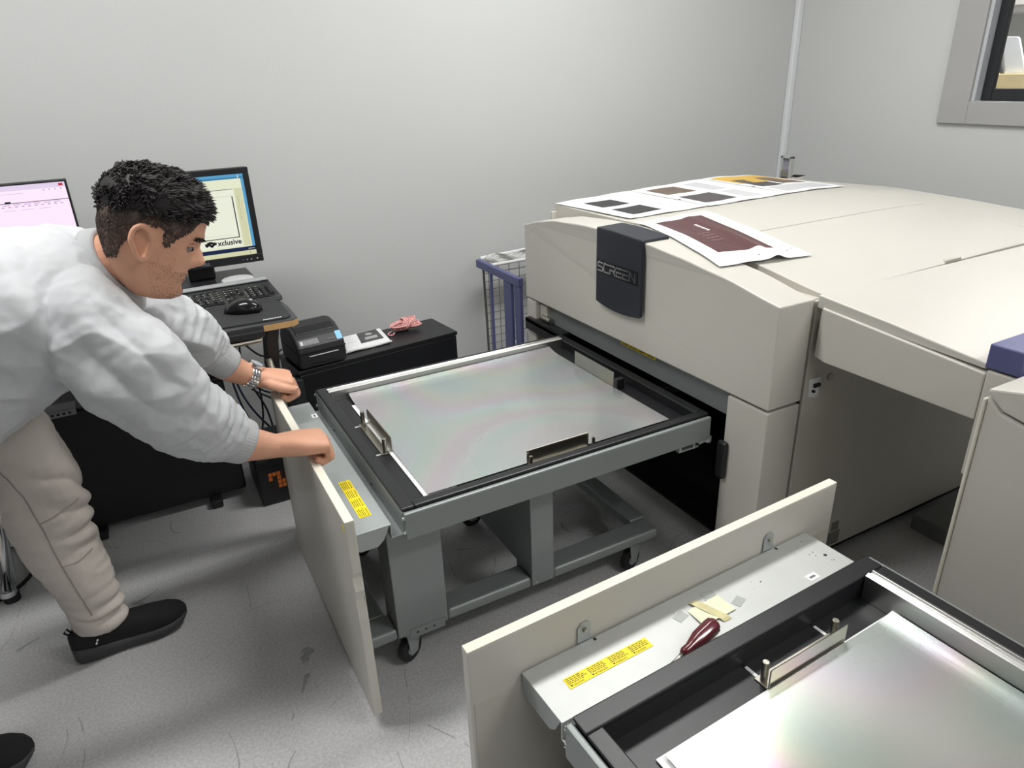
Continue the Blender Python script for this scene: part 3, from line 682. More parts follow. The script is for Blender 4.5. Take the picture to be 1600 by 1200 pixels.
MB().prism([(-.052, .1205), (-.02, .137), (.03, .143), (.072, .132), (.07, .128), (.03, .138), (-.02, .132), (-.05, .116)], 'x', -hw+.016, hw-.016).build('lid', mat('gloss_black_lid', (14, 15, 18), .18, var=0), t, bevel=.002)
MB().box((-hw-.001, -.0995, .0625), (hw+.001, .09, .0645)).build('parting_line', blackdk, t)
MB().box((-.05, -.0995, .047), (.058, -.098, .0495)).build('media_slot', white, t)
MB().box((-.045, -.0993, .02), (.045, -.098, .022)).build('vent', blackdk, t)
def onfront(u, k): return Vector((u, lerp(-.094, -.070, k)-.0008, lerp(.082, .108, k)+.0008))
fy = (onfront(0, 1)-onfront(0, 0)).normalized()
lp = link('name_panel', [onfront(-.075, .2), onfront(-.005, .2), onfront(-.005, .8), onfront(-.075, .8)], [(0, 1, 2, 3)], mat('dark_panel', (28, 28, 31), .3, var=0), t)
text('lettering', 'ZEBRA', silverpl, t, onfront(-.058, .35)+Vector((0, -.0004, .0004)), (1, 0, 0), fy, .011, .0002)
MB().obox(onfront(-.066, .5)+Vector((0, -.0004, .0004)), (.008, .014, .0004), Matrix((Vector((1, 0, 0)), fy, Vector((1, 0, 0)).cross(fy))).transposed()).build('logo', whitepl, t)
link('blue_sticker', [onfront(.062, .15), onfront(.083, .15), onfront(.083, 1.1), onfront(.062, 1.1)], [(0, 1, 2, 3)], mat('sky_blue', (120, 190, 228), .4, var=.1, vscale=200), t)
for k in range(3): MB().cyl(onfront(.032+.009*k, .4), onfront(.032+.009*k, .4)+Vector((0, -.0008, .0012)), .0022, 8).build('button', silverpl, t)
# disc wallet
t = thing('disc_wallet', 'white disc packet with a dark photo cover beside the label printer', 'packet', (.7, 2.57, .45))
MB().prism([(.628, 2.628), (.792, 2.650), (.782, 2.492), (.600, 2.474)], 'z', .4502, .464).build('packet', whitepl, t, bevel=.005)
MB().prism([(.688, 2.628), (.772, 2.640), (.766, 2.522), (.672, 2.512)], 'z', .464, .4648).build('photo_cover', mat('grey_photo', (70, 70, 72), .4, var=.2, vscale=30), t)
MB().prism([(.702, 2.568), (.752, 2.574), (.750, 2.545), (.698, 2.540)], 'z', .4648, .4652).build('cover_print', mat('pale_grey_print', (165, 165, 165), .4, var=.15, vscale=60), t)
MB().cyl((.728, 2.6, .4648), (.728, 2.6, .4652), .014, 14).build('cover_print', mat('pale_grey_print', (165, 165, 165)), t)
for k in range(3): MB().prism([(.628, 2.61-.03*k), (.662, 2.614-.03*k), (.661, 2.606-.03*k), (.626, 2.602-.03*k)], 'z', .464, .4644).build('print_line', gtext, t)
MB().tube([(.596, 2.470, .455), (.64, 2.474, .458), (.70, 2.480, .455), (.785, 2.486, .459)], .004, 6).build('sleeve_edge', mat('clear_sleeve', (215, 216, 216), .15, var=.1), t)
# skein of rope
ropem = mat('rope_red_white', (205, 120, 118), .8, var=0); nt = ropem.node_tree; N = nt.nodes; L = nt.links
tc = N.new('ShaderNodeTexCoord'); wv = N.new('ShaderNodeTexWave'); wv.inputs['Scale'].default_value = 55; wv.inputs['Distortion'].default_value = 2
cr = N.new('ShaderNodeValToRGB'); cr.color_ramp.elements[0].color = lin((190, 78, 82))+(1,); cr.color_ramp.elements[1].color = lin((236, 205, 200))+(1,); cr.color_ramp.elements[0].position = .35; cr.color_ramp.elements[1].position = .6
L.new(tc.outputs['Object'], wv.inputs['Vector']); L.new(wv.outputs['Fac'], cr.inputs['Fac']); L.new(cr.outputs['Color'], N['Principled BSDF'].inputs['Base Color'])
t = thing('rope_skein', 'bundled red and white twine skein on the low black cabinet', 'twine', (.88, 2.6, .45))
random.seed(5)
for k in range(16):
    ph = random.uniform(0, 6.28); rr = random.uniform(.6, 1); off = random.uniform(-.012, .012); tilt = random.uniform(-.6, .6); ln = .060*random.uniform(.85, 1.05)
    pts = []
    for i in range(22):
        a = 2*math.pi*i/22
        x = ln*math.cos(a); r = .020*rr*(1-.35*math.exp(-((x-.008)/.018)**2)); y = r*math.sin(a+.0)*math.cos(ph)+off; z = .4735+r*math.sin(a)*math.sin(ph)*.95
        pts.append((.884+x*math.cos(-.12+tilt*.1)-y*math.sin(-.12), 2.60+x*math.sin(-.12+tilt*.25)+y, max(.4545, z)))
    MB().tube(pts, .0032, 6, closed=True).build('strand', ropem, t, smooth=True)
for k in range(9):
    cx = .862+.006*k; pts = []
    for i in range(16):
        a = 2*math.pi*i/16; pts.append((cx-.018+.036*(.5+.5*math.sin(a)), 2.604+.026*math.cos(a)+.004*math.sin(k), .4765+.0225*math.sin(a)))
    MB().tube(pts, .0034, 6, closed=True).build('wrap', ropem, t, smooth=True)
MB().tube([(.826, 2.60, .456), (.808, 2.59, .4545), (.80, 2.57, .4545), (.812, 2.555, .4545), (.828, 2.575, .456)], .003, 6).build('loose_end', ropem, t, smooth=True)

# ================================================================== WORKSTATION
DZ = .77
t = thing('workstation_desk', 'narrow black computer desk with chipped front corner', 'desk', (0, 2.35, 0))
deskm = mat('black_laminate', (52, 53, 55), .4, var=.08, vscale=12)
MB().prism([(-.95, 1.995), (.345, 1.995), (.362, 2.01), (.362, 2.14), (.345, 2.30), (.335, 2.72), (-.95, 2.72)], 'z', DZ-.022, DZ).build('desktop', deskm, t, bevel=.002)
MB().prism([(.262, 1.9935), (.345, 1.9935), (.3625, 2.0095), (.3625, 2.05), (.36, 2.05), (.36, 2.012), (.344, 1.9965), (.262, 1.9965)], 'z', DZ-.020, DZ-.003).build('chipped_edge', wood, t)
MB().box((-.55, 1.985, DZ-.034), (.262, 2.0, DZ-.012)).build('drawer_front', blackpl, t, bevel=.004)
MB().tube([(-.45, 2.03, .70), (.255, 2.035, .715)], .008, 8).build('drawer_rail', steel, t)
MB().box((-.45, 2.04, .712), (.24, 2.4, .722)).build('keyboard_drawer', mat('grey_laminate', (110, 112, 113), .4, var=.05), t, bevel=.002)
for sx, x in ((1, .290), (-1, -.88)):
    MB().rings([[(x+dx*.018+ox, 2.06+dy*.03+oy, z) for dx, dy in ((-1, -1), (1, -1), (1, 1), (-1, 1))] for z, ox, oy in ((DZ-.022, .004, -.0), (.70, -.006, .003), (.62, -.014, .006), (.5, .0, .012), (.3, .02, .02), (.03, .034, .02))]).build('leg', blackpl, t, bevel=.004)
    MB().box((x+.022, 2.0, 0), (x+.062, 2.3, .03)).build('foot', blackpl, t, bevel=.008)
MB().tube([(.262, 2.018, .66), (.272, 2.02, .60), (.30, 2.02, .35), (.318, 2.02, .03)], .009, 10).build('strut', steel, t, smooth=True)
# monitor 1
MY = 2.53
t = thing('monitor', 'square black monitor showing a page with a wordmark', 'monitor', (.19, MY+.05, DZ))
x0, x1, z0, z1 = -.005, .375, .829, 1.141
MB().prism([(x0, z0), (x1, z0), (x1, z1), (x0, z1)], 'y', MY+.004, MY+.03).build('case', blackpl, t, bevel=.006)
MB().prism([(x0+.06, z0+.05), (x1-.06, z0+.05), (x1-.06, z1-.05), (x0+.06, z1-.05)], 'y', MY+.03, MY+.06).build('rear_case', blackpl, t, bevel=.01)
for lo, hi in (((x0, z0), (x1, z0+.027)), ((x0, z1-.019), (x1, z1)), ((x0, z0+.027), (x0+.019, z1-.019)), ((x1-.019, z0+.027), (x1, z1-.019))):
    MB().box((lo[0], MY-.004, lo[1]), (hi[0], MY+.006, hi[1])).build('bezel', blackpl, t, bevel=.002)
for k in range(4): MB().cyl((x1-.021-.0135*k-(.006 if k else 0), MY-.006, z0+.012), (x1-.021-.0135*k-(.006 if k else 0), MY-.003, z0+.012), .003, 10).build('button', chrome, t)
text('lettering', 'DELL', silverpl, t, ((x0+x1)/2-.012, MY-.0042, z0+.009), (1, 0, 0), (0, 0, 1), .013, .0003)
sx0, sx1, sz0, sz1 = x0+.019, x1-.019, z0+.027, z1-.019
def E_(n, c, e=.85): return mat(n, c, .3, var=0, emit=e)
scr = MB().box((sx0, MY, sz0), (sx1, MY+.004, sz1)).build('screen', E_('screen_blue', (92, 160, 200)), t)
def sp(name, m, u0, u1, v0, v1, k): MB().box((lerp(sx0, sx1, u0), MY-.0003*k, lerp(sz0, sz1, v0)), (lerp(sx0, sx1, u1), MY-.0003*k+.0002, lerp(sz0, sz1, v1))).build(name, m, scr)
cream = E_('screen_cream', (232, 236, 208)); navys = E_('screen_navy', (22, 36, 72)); lines = E_('screen_dark', (30, 30, 34)); crm2 = E_('screen_cream_dim', (214, 214, 176)); pg = E_('screen_page', (238, 241, 222)); sgrey = E_('screen_grey', (170, 170, 150))
sp('window_area', cream, 0, .972, .105, .945, 1)
sp('taskbar', crm2, 0, 1, 0, .055, 1); sp('navy_band', navys, 0, 1, .055, .105, 1)
sp('title_bar', E_('screen_teal', (52, 128, 170)), 0, 1, .945, .965, 1)
sp('rule', lines, .0, .885, .822, .828, 2); sp('scroll_strip', crm2, .895, .965, .12, .83, 2); sp('page', pg, 0, .885, .13, .82, 2)
sp('rule', sgrey, 0, .87, .745, .748, 3); sp('rule', lines, .862, .872, .235, .74, 3); sp('rule', lines, 0, .872, .232, .242, 3)
sp('rule', sgrey, 0, .8, .275, .277, 3)
for k in range(10): sp('tick', sgrey, .915, .925, .45+.03*k, .46+.03*k, 3)
sp('icon', whitepl, .945, .955, .955, .985, 3); sp('icon', lines, .94, .945, .02, .035, 3); sp('icon', cream, .93, .99, .075, .08, 3)
X_ = lambda u: lerp(sx0, sx1, u); Z_ = lambda v: lerp(sz0, sz1, v)
text('wordmark', 'xclusive', lines, scr, (X_(.655), MY-.0014, Z_(.155)), (1, 0, 0), (0, 0, 1), .024, .0001, bold=.0006)
b = MB()
for p, q_ in (((.55, .165), (.585, .20)), ((.575, .19), (.60, .155)), ((.565, .20), (.60, .205)), ((.60, .16), (.635, .195)), ((.60, .20), (.64, .185)), ((.545, .185), (.57, .18))):
    a = Vector((X_(p[0]), MY-.0014, Z_(p[1]))); c_ = Vector((X_(q_[0]), MY-.0014, Z_(q_[1]))); d = (c_-a).normalized(); b.obox((a+c_)/2, ((c_-a).length+.004, .0075, .0003), Matrix((d, Vector((0, 1, 0)).cross(d), Vector((0, 1, 0)))).transposed())
b.build('logo', lines, scr)
MB().box((.13, MY+.03, DZ+.012), (.215, MY+.055, z0+.12)).build('stand_neck', blackpl, t, bevel=.006)
MB().prism([(.09, MY-.045), (.212, MY-.045), (.212, MY+.12), (.09, MY+.12)], 'z', DZ, DZ+.014).build('stand_base', blackpl, t, bevel=.004)
# monitor 2
t = thing('monitor', 'thin framed monitor with a lilac spreadsheet screen at the left edge', 'monitor', (-.32, MY+.05, DZ))
x0, x1, z0, z1 = -.52, -.142, .93, 1.152
MB().box((x0, MY, z0), (x1, MY+.02, z1)).build('case', blackpl, t, bevel=.003)
scr = MB().box((x0+.006, MY-.001, z0+.012), (x1-.006, MY+.003, z1-.007)).build('screen', E_('screen_lilac', (250, 228, 252), .95), t)
sx0, sx1, sz0, sz1 = x0+.006, x1-.006, z0+.012, z1-.007
MY_ = MY; MY = MY-.001
lil = E_('screen_lilac_line', (196, 170, 205)); 
sp('rule', lines, 0, 1, .755, .764, 1); sp('tab', lines, .56, .60, .764, .785, 1); sp('ribbon', E_('screen_lilac_dim', (232, 214, 240)), 0, 1, .93, 1, 1); sp('rule', lil, 0, .7, .885, .89, 1)
sp('close_button', E_('screen_red', (190, 50, 60)), .955, .985, .95, .985, 2)
for k in range(14): sp('entry', lil, .35+.045*k, .37+.045*k, .70, .715, 1)
for k in range(8): sp('entry', lil, .40+.07*k, .45+.07*k, .73, .74, 1)
for k in range(4): sp('icon', lil, .84+.04*k, .85+.04*k, .90, .92, 2)
for k in range(5): sp('entry', lil, .3+.12*k, .38+.12*k, .655, .66, 1)
MY = MY_
MB().box((-.36, MY+.02, DZ+.01), (-.30, MY+.04, z0+.08)).build('stand_neck', blackpl, t, bevel=.004)
MB().box((-.44, MY-.05, DZ), (-.22, MY+.12, DZ+.012)).build('stand_base', blackpl, t, bevel=.004)
# keyboards
def keyboard(name, label, loc, rot, W, D, fancy):
    t = thing(name, label, 'keyboard', loc, None, rot, True)
    def zt(y): return .010+.014*(y/D)
    MB().prism([(0, 0), (D, 0), (D, zt(D)+.002), (D*.72, zt(D*.72)), (.02, zt(.0)+.001), (.006, .011), (0, .006)], 'x', 0, W).build('case', blackpl, t, bevel=.004)
    if fancy:
        b = MB().sheet(lambda u, v: (lerp(.004, W-.004, u), lerp(D*.80, D*.985, v), zt(D*.86)+.0055+.003*math.sin(math.pi*v)), 10, 6, .004); b.build('silver_strip', silverpl, t, bevel=.001)
        MB().prism([(-.012, 0), (.006, 0), (.006, .008), (0, .011), (-.008, .008)], 'x', .002, W-.002).build('palm_edge', blackpl, t, bevel=.003)
    b = MB(); p = .0188*W/.45; yb = .016
    def key(x, y, w_, h_=None):
        z = zt(y)+.001; h_ = h_ or p; i = .0014; q = .003
        lo = [(x+i, y+i), (x+w_-i, y+i), (x+w_-i, y+h_-i), (x+i, y+h_-i)]; hi = [(x+i+q, y+i+q*.7), (x+w_-i-q, y+i+q*.7), (x+w_-i-q, y+h_-i-q), (x+i+q, y+h_-i-q)]
        vs = [(a, c_, z) for a, c_ in lo]+[(a, c_, z+.008) for a, c_ in hi]
        b.add(vs, [(4, 5, 6, 7), (0, 1, 5, 4), (1, 2, 6, 5), (2, 3, 7, 6), (3, 0, 4, 7)])
    xs = .010
    for r in range(5):
        y = yb+r*p
        if r == 0:
            for x, w_ in ((0, 1.3), (1.3, 1.3), (2.6, 1.3), (3.9, 5.8), (9.7, 1.3), (11, 1.3), (12.3, 1.3), (13.6, 1.4)): key(xs+x*p, y, w_*p)
        else:
            off = [0, 2.2, 1.8, 1.5, 1][r]; key(xs, y, off*p); x = off
            while x+1 <= 13.01: key(xs+x*p, y, p); x += 1
            key(xs+x*p, y, (15-x)*p)
        nx = xs+15.4*p
        if r == 0: [key(nx+k*p, y, p) for k in range(3)]
        if r == 1: key(nx+p, y, p)
        if r >= 3: [key(nx+k*p, y, p) for k in range(3)]
        n2 = nx+3.4*p
        for k in range(4 if r not in (0,) else 3): key(n2+k*p, y, p)
    y = yb+5.35*p
    for x in (0, 2, 3, 4, 5, 6.5, 7.5, 8.5, 9.5, 11, 12, 13, 14, 15.4, 16.4, 17.4): key(xs+x*p, y, p, p*.8)
    k_ = b.build('keys', keym, t, kind='stuff')
    b = MB(); random.seed(11)
    for r in range(5):
        for x in range(21): 
            if random.random() < .75: b.box((xs+(x+.45)*p, yb+(r+.5)*p, zt(yb+r*p)+.0091), (xs+(x+.62)*p, yb+(r+.68)*p, zt(yb+r*p)+.0094))
    b.build('key_legends', whitepl, t, kind='stuff')
    return t
keyboard('keyboard', 'black keyboard with silver top strip on the computer desk', (-.105, 2.205, DZ+.0005), math.radians(2), .47, .215, True)

# mouse, pad, dish
padm = mat('mouse_pad_cloth', (38, 39, 41), .8, var=.1, vscale=80)
t = thing('mouse_pad', 'black mouse pad at the front of the computer desk', 'mouse pad', (.22, 2.12, DZ))
rp = []
for cx, cy, a0 in ((.325, 2.195, 0), (.12, 2.195, 90), (.12, 2.045, 180), (.325, 2.035, 270)):
    for k in range(6): a = math.radians(a0+18*k); rp.append((cx+.022*math.cos(a), cy+.022*math.sin(a)))
MB().prism(rp, 'z', DZ+.0002, DZ+.004).build('pad', padm, t)
text('lettering', 'Fellowes', white, t, (.268, 2.022, DZ+.0042), (1, .03, 0), (0, 1, 0), .015, .0002, shear=.2)
t = thing('computer_mouse', 'black computer mouse on the mouse pad', 'mouse', (.232, 2.145, DZ+.004))
b = MB(); rs = []
for i in range(11):
    k = i/10; a = Vector((math.cos(math.radians(-28)), math.sin(math.radians(-28)), 0)); s_ = Vector((-a.y, a.x, 0)); c0 = Vector((.188, 2.165, DZ+.0045))+a*(.104*k)
    w_ = .030*math.sin(math.pi*(.08+.84*k))**.5; h_ = .040*math.sin(math.pi*(.06+.80*k))**.7
    rs.append([c0+s_*(w_*math.cos(math.pi*j/10))+Vector((0, 0, h_*math.sin(math.pi*j/10)**.8)) for j in range(11)])
b.rings(rs); b.build('shell', mat('glossy_black', (20, 20, 22), .15, var=0), t, smooth=True)
a = Vector((math.cos(math.radians(-28)), math.sin(math.radians(-28)), 0)); c0 = Vector((.188, 2.165, DZ+.0045))
MB().cyl(c0+a*.078+Vector((-.003, -.004, .0325)), c0+a*.078+Vector((.003, .004, .0325)), .006, 12).build('scroll_wheel', silverpl, t)
t = thing('grey_dish', 'pale grey rounded base behind the keyboard beside the monitor stand', 'dish', (.275, 2.52, DZ))
MB().tube([(.275, 2.495, DZ), (.275, 2.495, DZ+.006), (.275, 2.495, DZ+.018), (.275, 2.495, DZ+.022)], [.05, .056, .052, .03], 24).build('dish_body', mat('pale_grey_plastic', (188, 190, 190), .4, var=.03), t, smooth=False, bevel=.002)
# cables behind the desk
random.seed(21)
cabm = [mat('black_cable', (22, 22, 24), .5, var=.05), mat('navy_cable', (30, 40, 72), .5, var=.05)]
cpaths = [[(.12, 2.62, .72), (.20, 2.60, .56), (.24, 2.58, .40), (.33, 2.62, .30), (.36, 2.66, .34), (.37, 2.70, .42)],
          [(.18, 2.65, .74), (.22, 2.60, .60), (.30, 2.58, .48), (.36, 2.60, .46), (.40, 2.66, .45)],
          [(.12, 2.66, .74), (.19, 2.64, .50), (.23, 2.63, .30), (.30, 2.62, .16), (.36, 2.62, .10)],
          [(.14, 2.7, .74), (.19, 2.66, .45), (.22, 2.64, .25), (.27, 2.62, .12), (.33, 2.68, .03), (.42, 2.74, .012)],
          [(.22, 2.7, .742), (.26, 2.68, .6), (.25, 2.66, .4), (.31, 2.70, .2), (.33, 2.76, .02)],
          [(.10, 2.64, .72), (.17, 2.60, .52), (.25, 2.58, .36), (.32, 2.56, .30), (.345, 2.54, .24)],
          [(.15, 2.70, .74), (.20, 2.72, .5), (.29, 2.74, .35), (.30, 2.75, .18), (.26, 2.74, .02)]]
def smooth_path(pts, n=6):
    P = [Vector(p) for p in pts]; out = []
    for i in range(len(P)-1):
        p0, p1, p2, p3 = P[max(i-1, 0)], P[i], P[i+1], P[min(i+2, len(P)-1)]
        for k in range(n):
            t_ = k/n; out.append(.5*((2*p1)+(p2-p0)*t_+(2*p0-5*p1+4*p2-p3)*t_**2+(3*p1-p0-3*p2+p3)*t_**3))
    return out+[P[-1]]
for k, p in enumerate(cpaths):
    o = MB().tube(smooth_path(p), .0038, 6).build('power_cable', cabm[k in (2, 3)], smooth=True)
    tag(o, 'dark cable hanging behind the computer desk' if k not in (2, 3) else 'navy cable hanging behind the computer desk', 'cable', 'cables behind the computer desk')
# black equipment cabinet below the desk with its own keyboard
t = thing('equipment_cabinet', 'wide black equipment cabinet standing under the computer desk', 'cabinet', (-.11, 2.6, 0))
MB().box((-.385, 2.436, .03), (.158, 2.78, .462)).build('body', mat('matt_black_steel', (13, 13, 15), .5, var=.1), t, bevel=.006)
MB().box((-.385, 2.436, .464), (.158, 2.78, .470)).build('top_panel', blackp, t, bevel=.002)
MB().box((-.372, 2.432, .452), (-.285, 2.50, .474)).build('connector_strip', silverpl, t, bevel=.002)
for k in range(4): MB().box((-.355+.016*k, 2.4312, .459), (-.347+.016*k, 2.4322, .466)).build('socket', ink, t)
for k in range(9): MB().box((.05+.009*k, 2.4345, .452), (.055+.009*k, 2.4362, .456)).build('status_mark', whitepl, t)
for x, y in ((.05, 2.43), (-.32, 2.43), (.05, 2.74), (-.32, 2.74)): MB().prism([(x-.022, y-.035), (x+.018, y-.035), (x+.02, y+.03), (x-.02, y+.03)], 'z', 0, .032).build('foot', blackpl, t, bevel=.006)
keyboard('keyboard', 'black keyboard lying on the equipment cabinet behind the arm of the man', (-.27, 2.46, .4705), 0, .42, .13, False)
t = thing('battery_backup', 'small black power unit with an orange label on the floor', 'power unit', (.26, 2.42, 0))
MB().box((.192, 2.315, 0), (.335, 2.58, .185)).build('case', blackp, t, bevel=.008)
MB().box((.191, 2.3145, .15), (.336, 2.58, .158)).build('top_seam', blackdk, t)
orange = mat('orange_label', (226, 122, 48), .5, var=.05)
l = MB().box((.224, 2.3142, .06), (.30, 2.315, .132)).build('orange_label', mat('dark_label', (40, 26, 20), .5, var=0), t)
random.seed(2)
for i in range(5):
    for j in range(4):
        if random.random() < .62: MB().box((.227+.0145*i, 2.3135, .063+.017*j), (.227+.0145*i+.012, 2.3142, .063+.017*j+.014)).build('label_patch', orange, l)
# stand at left edge
t = thing('chrome_stand', 'chrome tube stand with a rubber foot at the left edge behind the man', 'stand', (-.6, 2.25, 0))
MB().tube([(-.50, 2.19, .50), (-.535, 2.195, .20), (-.566, 2.2, .045)], .012, 12).build('tube_leg', chrome, t, smooth=True)
MB().cyl((-.567, 2.2, .043), (-.568, 2.2, .026), .024, 18).build('leg_cup', chrome, t); MB().cyl((-.563, 2.205, .0), (-.563, 2.205, .024), .022, 18).build('rubber_foot', rubber, t)
MB().prism([(-.57, .03), (-.545, .03), (-.515, .30), (-.55, .34), (-.585, .30)], 'y', 2.235, 2.25).build('flat_leg', galv, t, bevel=.003)
MB().cyl((-.68, 2.36, .0), (-.68, 2.36, .012), .17, 32).build('base_rim', rubber, t); MB().tube([(-.68, 2.36, .012), (-.68, 2.36, .03), (-.68, 2.36, .06), (-.68, 2.36, .5)], [.165, .12, .03, .025], 32).build('base_dome', galv2, t, smooth=True)
MB().prism([(-.75, 2.1), (-.45, 2.1), (-.45, 2.4), (-.75, 2.4)], 'z', .5, .53).build('seat', blackpl, t, bevel=.01)

# ================================================================== PERSON
def remesh(name, mb, m, parent, voxel, smooth_it=6, fac=.5, post=None, kind=None, label=None):
    me = bpy.data.meshes.new('tmp'); me.from_pydata([tuple(v) for v in mb.v], [], mb.f); me.update(); fixn(me)
    t_ = bpy.data.objects.new('tmp', me); C.objects.link(t_)
    r = t_.modifiers.new('r', 'REMESH'); r.mode = 'VOXEL'; r.voxel_size = voxel; r.use_smooth_shade = True
    if smooth_it:
        sm = t_.modifiers.new('s', 'SMOOTH'); sm.iterations = smooth_it; sm.factor = fac
    dg = bpy.context.evaluated_depsgraph_get(); e = bpy.data.meshes.new_from_object(t_.evaluated_get(dg))
    bpy.data.objects.remove(t_)
    vs = [v.co.copy() for v in e.vertices]; ns = [v.normal.copy() for v in e.vertices]; fs = [tuple(p.vertices) for p in e.polygons]
    if post: vs = [post(v, n) for v, n in zip(vs, ns)]
    return link(name, vs, fs, m, parent, smooth=True, kind=kind, label=label)
def cat(pts, n=6):                               # Catmull-Rom through tuples of any length
    out = []
    for i in range(len(pts)-1):
        p0, p1, p2, p3 = pts[max(i-1, 0)], pts[i], pts[i+1], pts[min(i+2, len(pts)-1)]
        for k in range(n):
            t_ = k/n; out.append(tuple(.5*(2*b+(c_-a)*t_+(2*a-5*b+4*c_-d)*t_**2+(3*b-a-3*c_+d)*t_**3) for a, b, c_, d in zip(p0, p1, p2, p3)))
    return out+[pts[-1]]
def loft(mb, ctrl, side, n=24, sub=5, disp=None):  # ctrl: (x,y,z, r_side, r_perp); side: vector kept as the ring's first axis
    P = cat(ctrl, sub); side = Vector(side); rs = []
    for i, p in enumerate(P):
        c0 = Vector(p[:3]); t_ = (Vector(P[min(i+1, len(P)-1)][:3])-Vector(P[max(i-1, 0)][:3])).normalized()
        a = (side-t_*side.dot(t_)).normalized(); b_ = t_.cross(a); ring = []
        for j in range(n):
            q = 2*math.pi*j/n; d = disp(i/(len(P)-1), q) if disp else 0
            ring.append(c0+a*((p[3]+d)*math.cos(q))+b_*((p[4]+d)*math.sin(q)))
        rs.append(ring)
    mb.rings(rs); return mb
man = thing('person', 'man in a pale grey sweatshirt and beige trousers leaning over to pull the plate cart', 'person', (-.40, 1.7, 0))
skin = mat('skin', (216, 162, 134), .5, var=.10, vscale=22, bump=.12, bscale=160, sss=.12)
body = MB()
# ---- head
E0 = Vector((.012, 1.585, 1.106)); pt = math.radians(24); FV = Vector((math.cos(pt), -.06, -math.sin(pt))).normalized(); UV = Vector((math.sin(pt), .03, math.cos(pt))); UV = (UV-FV*UV.dot(FV)).normalized(); SV = FV.cross(UV)*-1
SV = Vector((0, -1, 0)); SV = (SV-FV*SV.dot(FV)-UV*SV.dot(UV)).normalized()
HT = [(-.098, .048, -.005, .022), (-.092, .068, -.012, .034), (-.082, .082, -.024, .043), (-.066, .084, -.040, .052), (-.048, .083, -.052, .058), (-.03, .085, -.063, .063), (-.01, .085, -.073, .068), (.01, .087, -.081, .071), (.03, .092, -.086, .074), (.05, .101, -.089, .0765), (.08, .102, -.090, .077), (.105, .092, -.083, .072), (.125, .072, -.069, .061), (.139, .045, -.046, .043), (.147, .014, -.018, .018)]
def hprof(u):
    if u <= HT[0][0]: return HT[0][1:]
    for a, b_ in zip(HT, HT[1:]):
        if u <= b_[0]:
            k = (u-a[0])/(b_[0]-a[0]); return tuple(lerp(x, y, k) for x, y in zip(a[1:], b_[1:]))
    return HT[-1][1:]
G = lambda x, c_, s_: math.exp(-((x-c_)/s_)**2)
def hloc(u, ph, off=0):                          # local (f, s, u) of the head surface
    fr, bk, w_ = hprof(u); c_ = (fr+bk)/2; a = (fr-bk)/2
    cs, sn = math.cos(ph), math.sin(ph); e = .86
    f = c_+(a+off)*math.copysign(abs(cs)**e, cs); s_ = (w_+off)*math.copysign(abs(sn)**e, sn)
    if cs > 0:
        nb = interp([(-.026, 0), (-.019, .014), (-.010, .029), (-.002, .033), (.010, .024), (.026, .010), (.045, .001)], u)
        f += nb*math.exp(-(s_/interp([(-.02, .0165), (-.008, .0155), (.006, .0115), (.03, .0095)], u))**2)
        for q in (-1, 1): f -= .011*G(s_, q*.031, .015)*G(u, .024, .011)
        for q in (-1, 1): f += .004*G(s_, q*.04, .02)*G(u, -.002, .016)
        f += .005*G(u, .044, .008)*G(s_, 0, .05)
        f += .006*G(u, -.034, .005)*G(s_, 0, .02)+.0055*G(u, -.046, .005)*G(s_, 0, .018)-.004*G(u, -.040, .0022)*G(s_, 0, .024)
        f += .005*G(u, -.076, .012)*G(s_, 0, .02)-.003*G(u, -.058, .006)*G(s_, 0, .02)
    return f, s_, u
def hw_(f, s_, u): return E0+FV*f+SV*s_+UV*u
NR, NP = 84, 72
us = [lerp(HT[0][0], HT[-1][0], i/(NR-1)) for i in range(NR)]
body.rings([[hw_(*hloc(u, 2*math.pi*j/NP)) for j in range(NP)] for u in us])
# neck
nk = [(-.10, 1.635, 1.03, .066, .066), (-.055, 1.63, 1.065, .058, .062), (-.02, 1.61, 1.085, .056, .060), (.015, 1.592, 1.10, .055, .058)]
loft(body, nk, (0, 1, 0), 24, 4)
# ears
for q in (-1, 1):
    e = MB(); ring = []
    for j in range(18):
        a = 2*math.pi*j/18; ring.append(hw_(-.006+.019*math.cos(a)*(1 if math.sin(a) > -.2 else .75)-.006*math.sin(a), q*(.0755+.006*(1-math.cos(a))), .014+.031*math.sin(a)))
    e.tube(ring, .0056, 8, closed=True); e.tube([hw_(.008+.002*math.sin(k), q*.077, .004+.004*k) for k in range(4)], .0045, 8)
    body.add(e.v, e.f)
    rs = []
    for k, r_ in ((-.010, .6), (-.006, .95), (-.003, .95), (-.0015, .5)):
        rs.append([hw_(-.006+.018*r_*math.cos(2*math.pi*j/16)-.006*math.sin(2*math.pi*j/16), q*(.0745+k), .014+.030*r_*math.sin(2*math.pi*j/16)) for j in range(16)])
    body.rings(rs)
# hidden trunk and legs keep the body one figure
loft(body, [(-.45, 1.69, .82, .12, .10), (-.30, 1.68, .93, .13, .09), (-.16, 1.665, 1.0, .15, .09), (-.09, 1.64, 1.04, .09, .07)], (0, 1, 0), 20, 4)
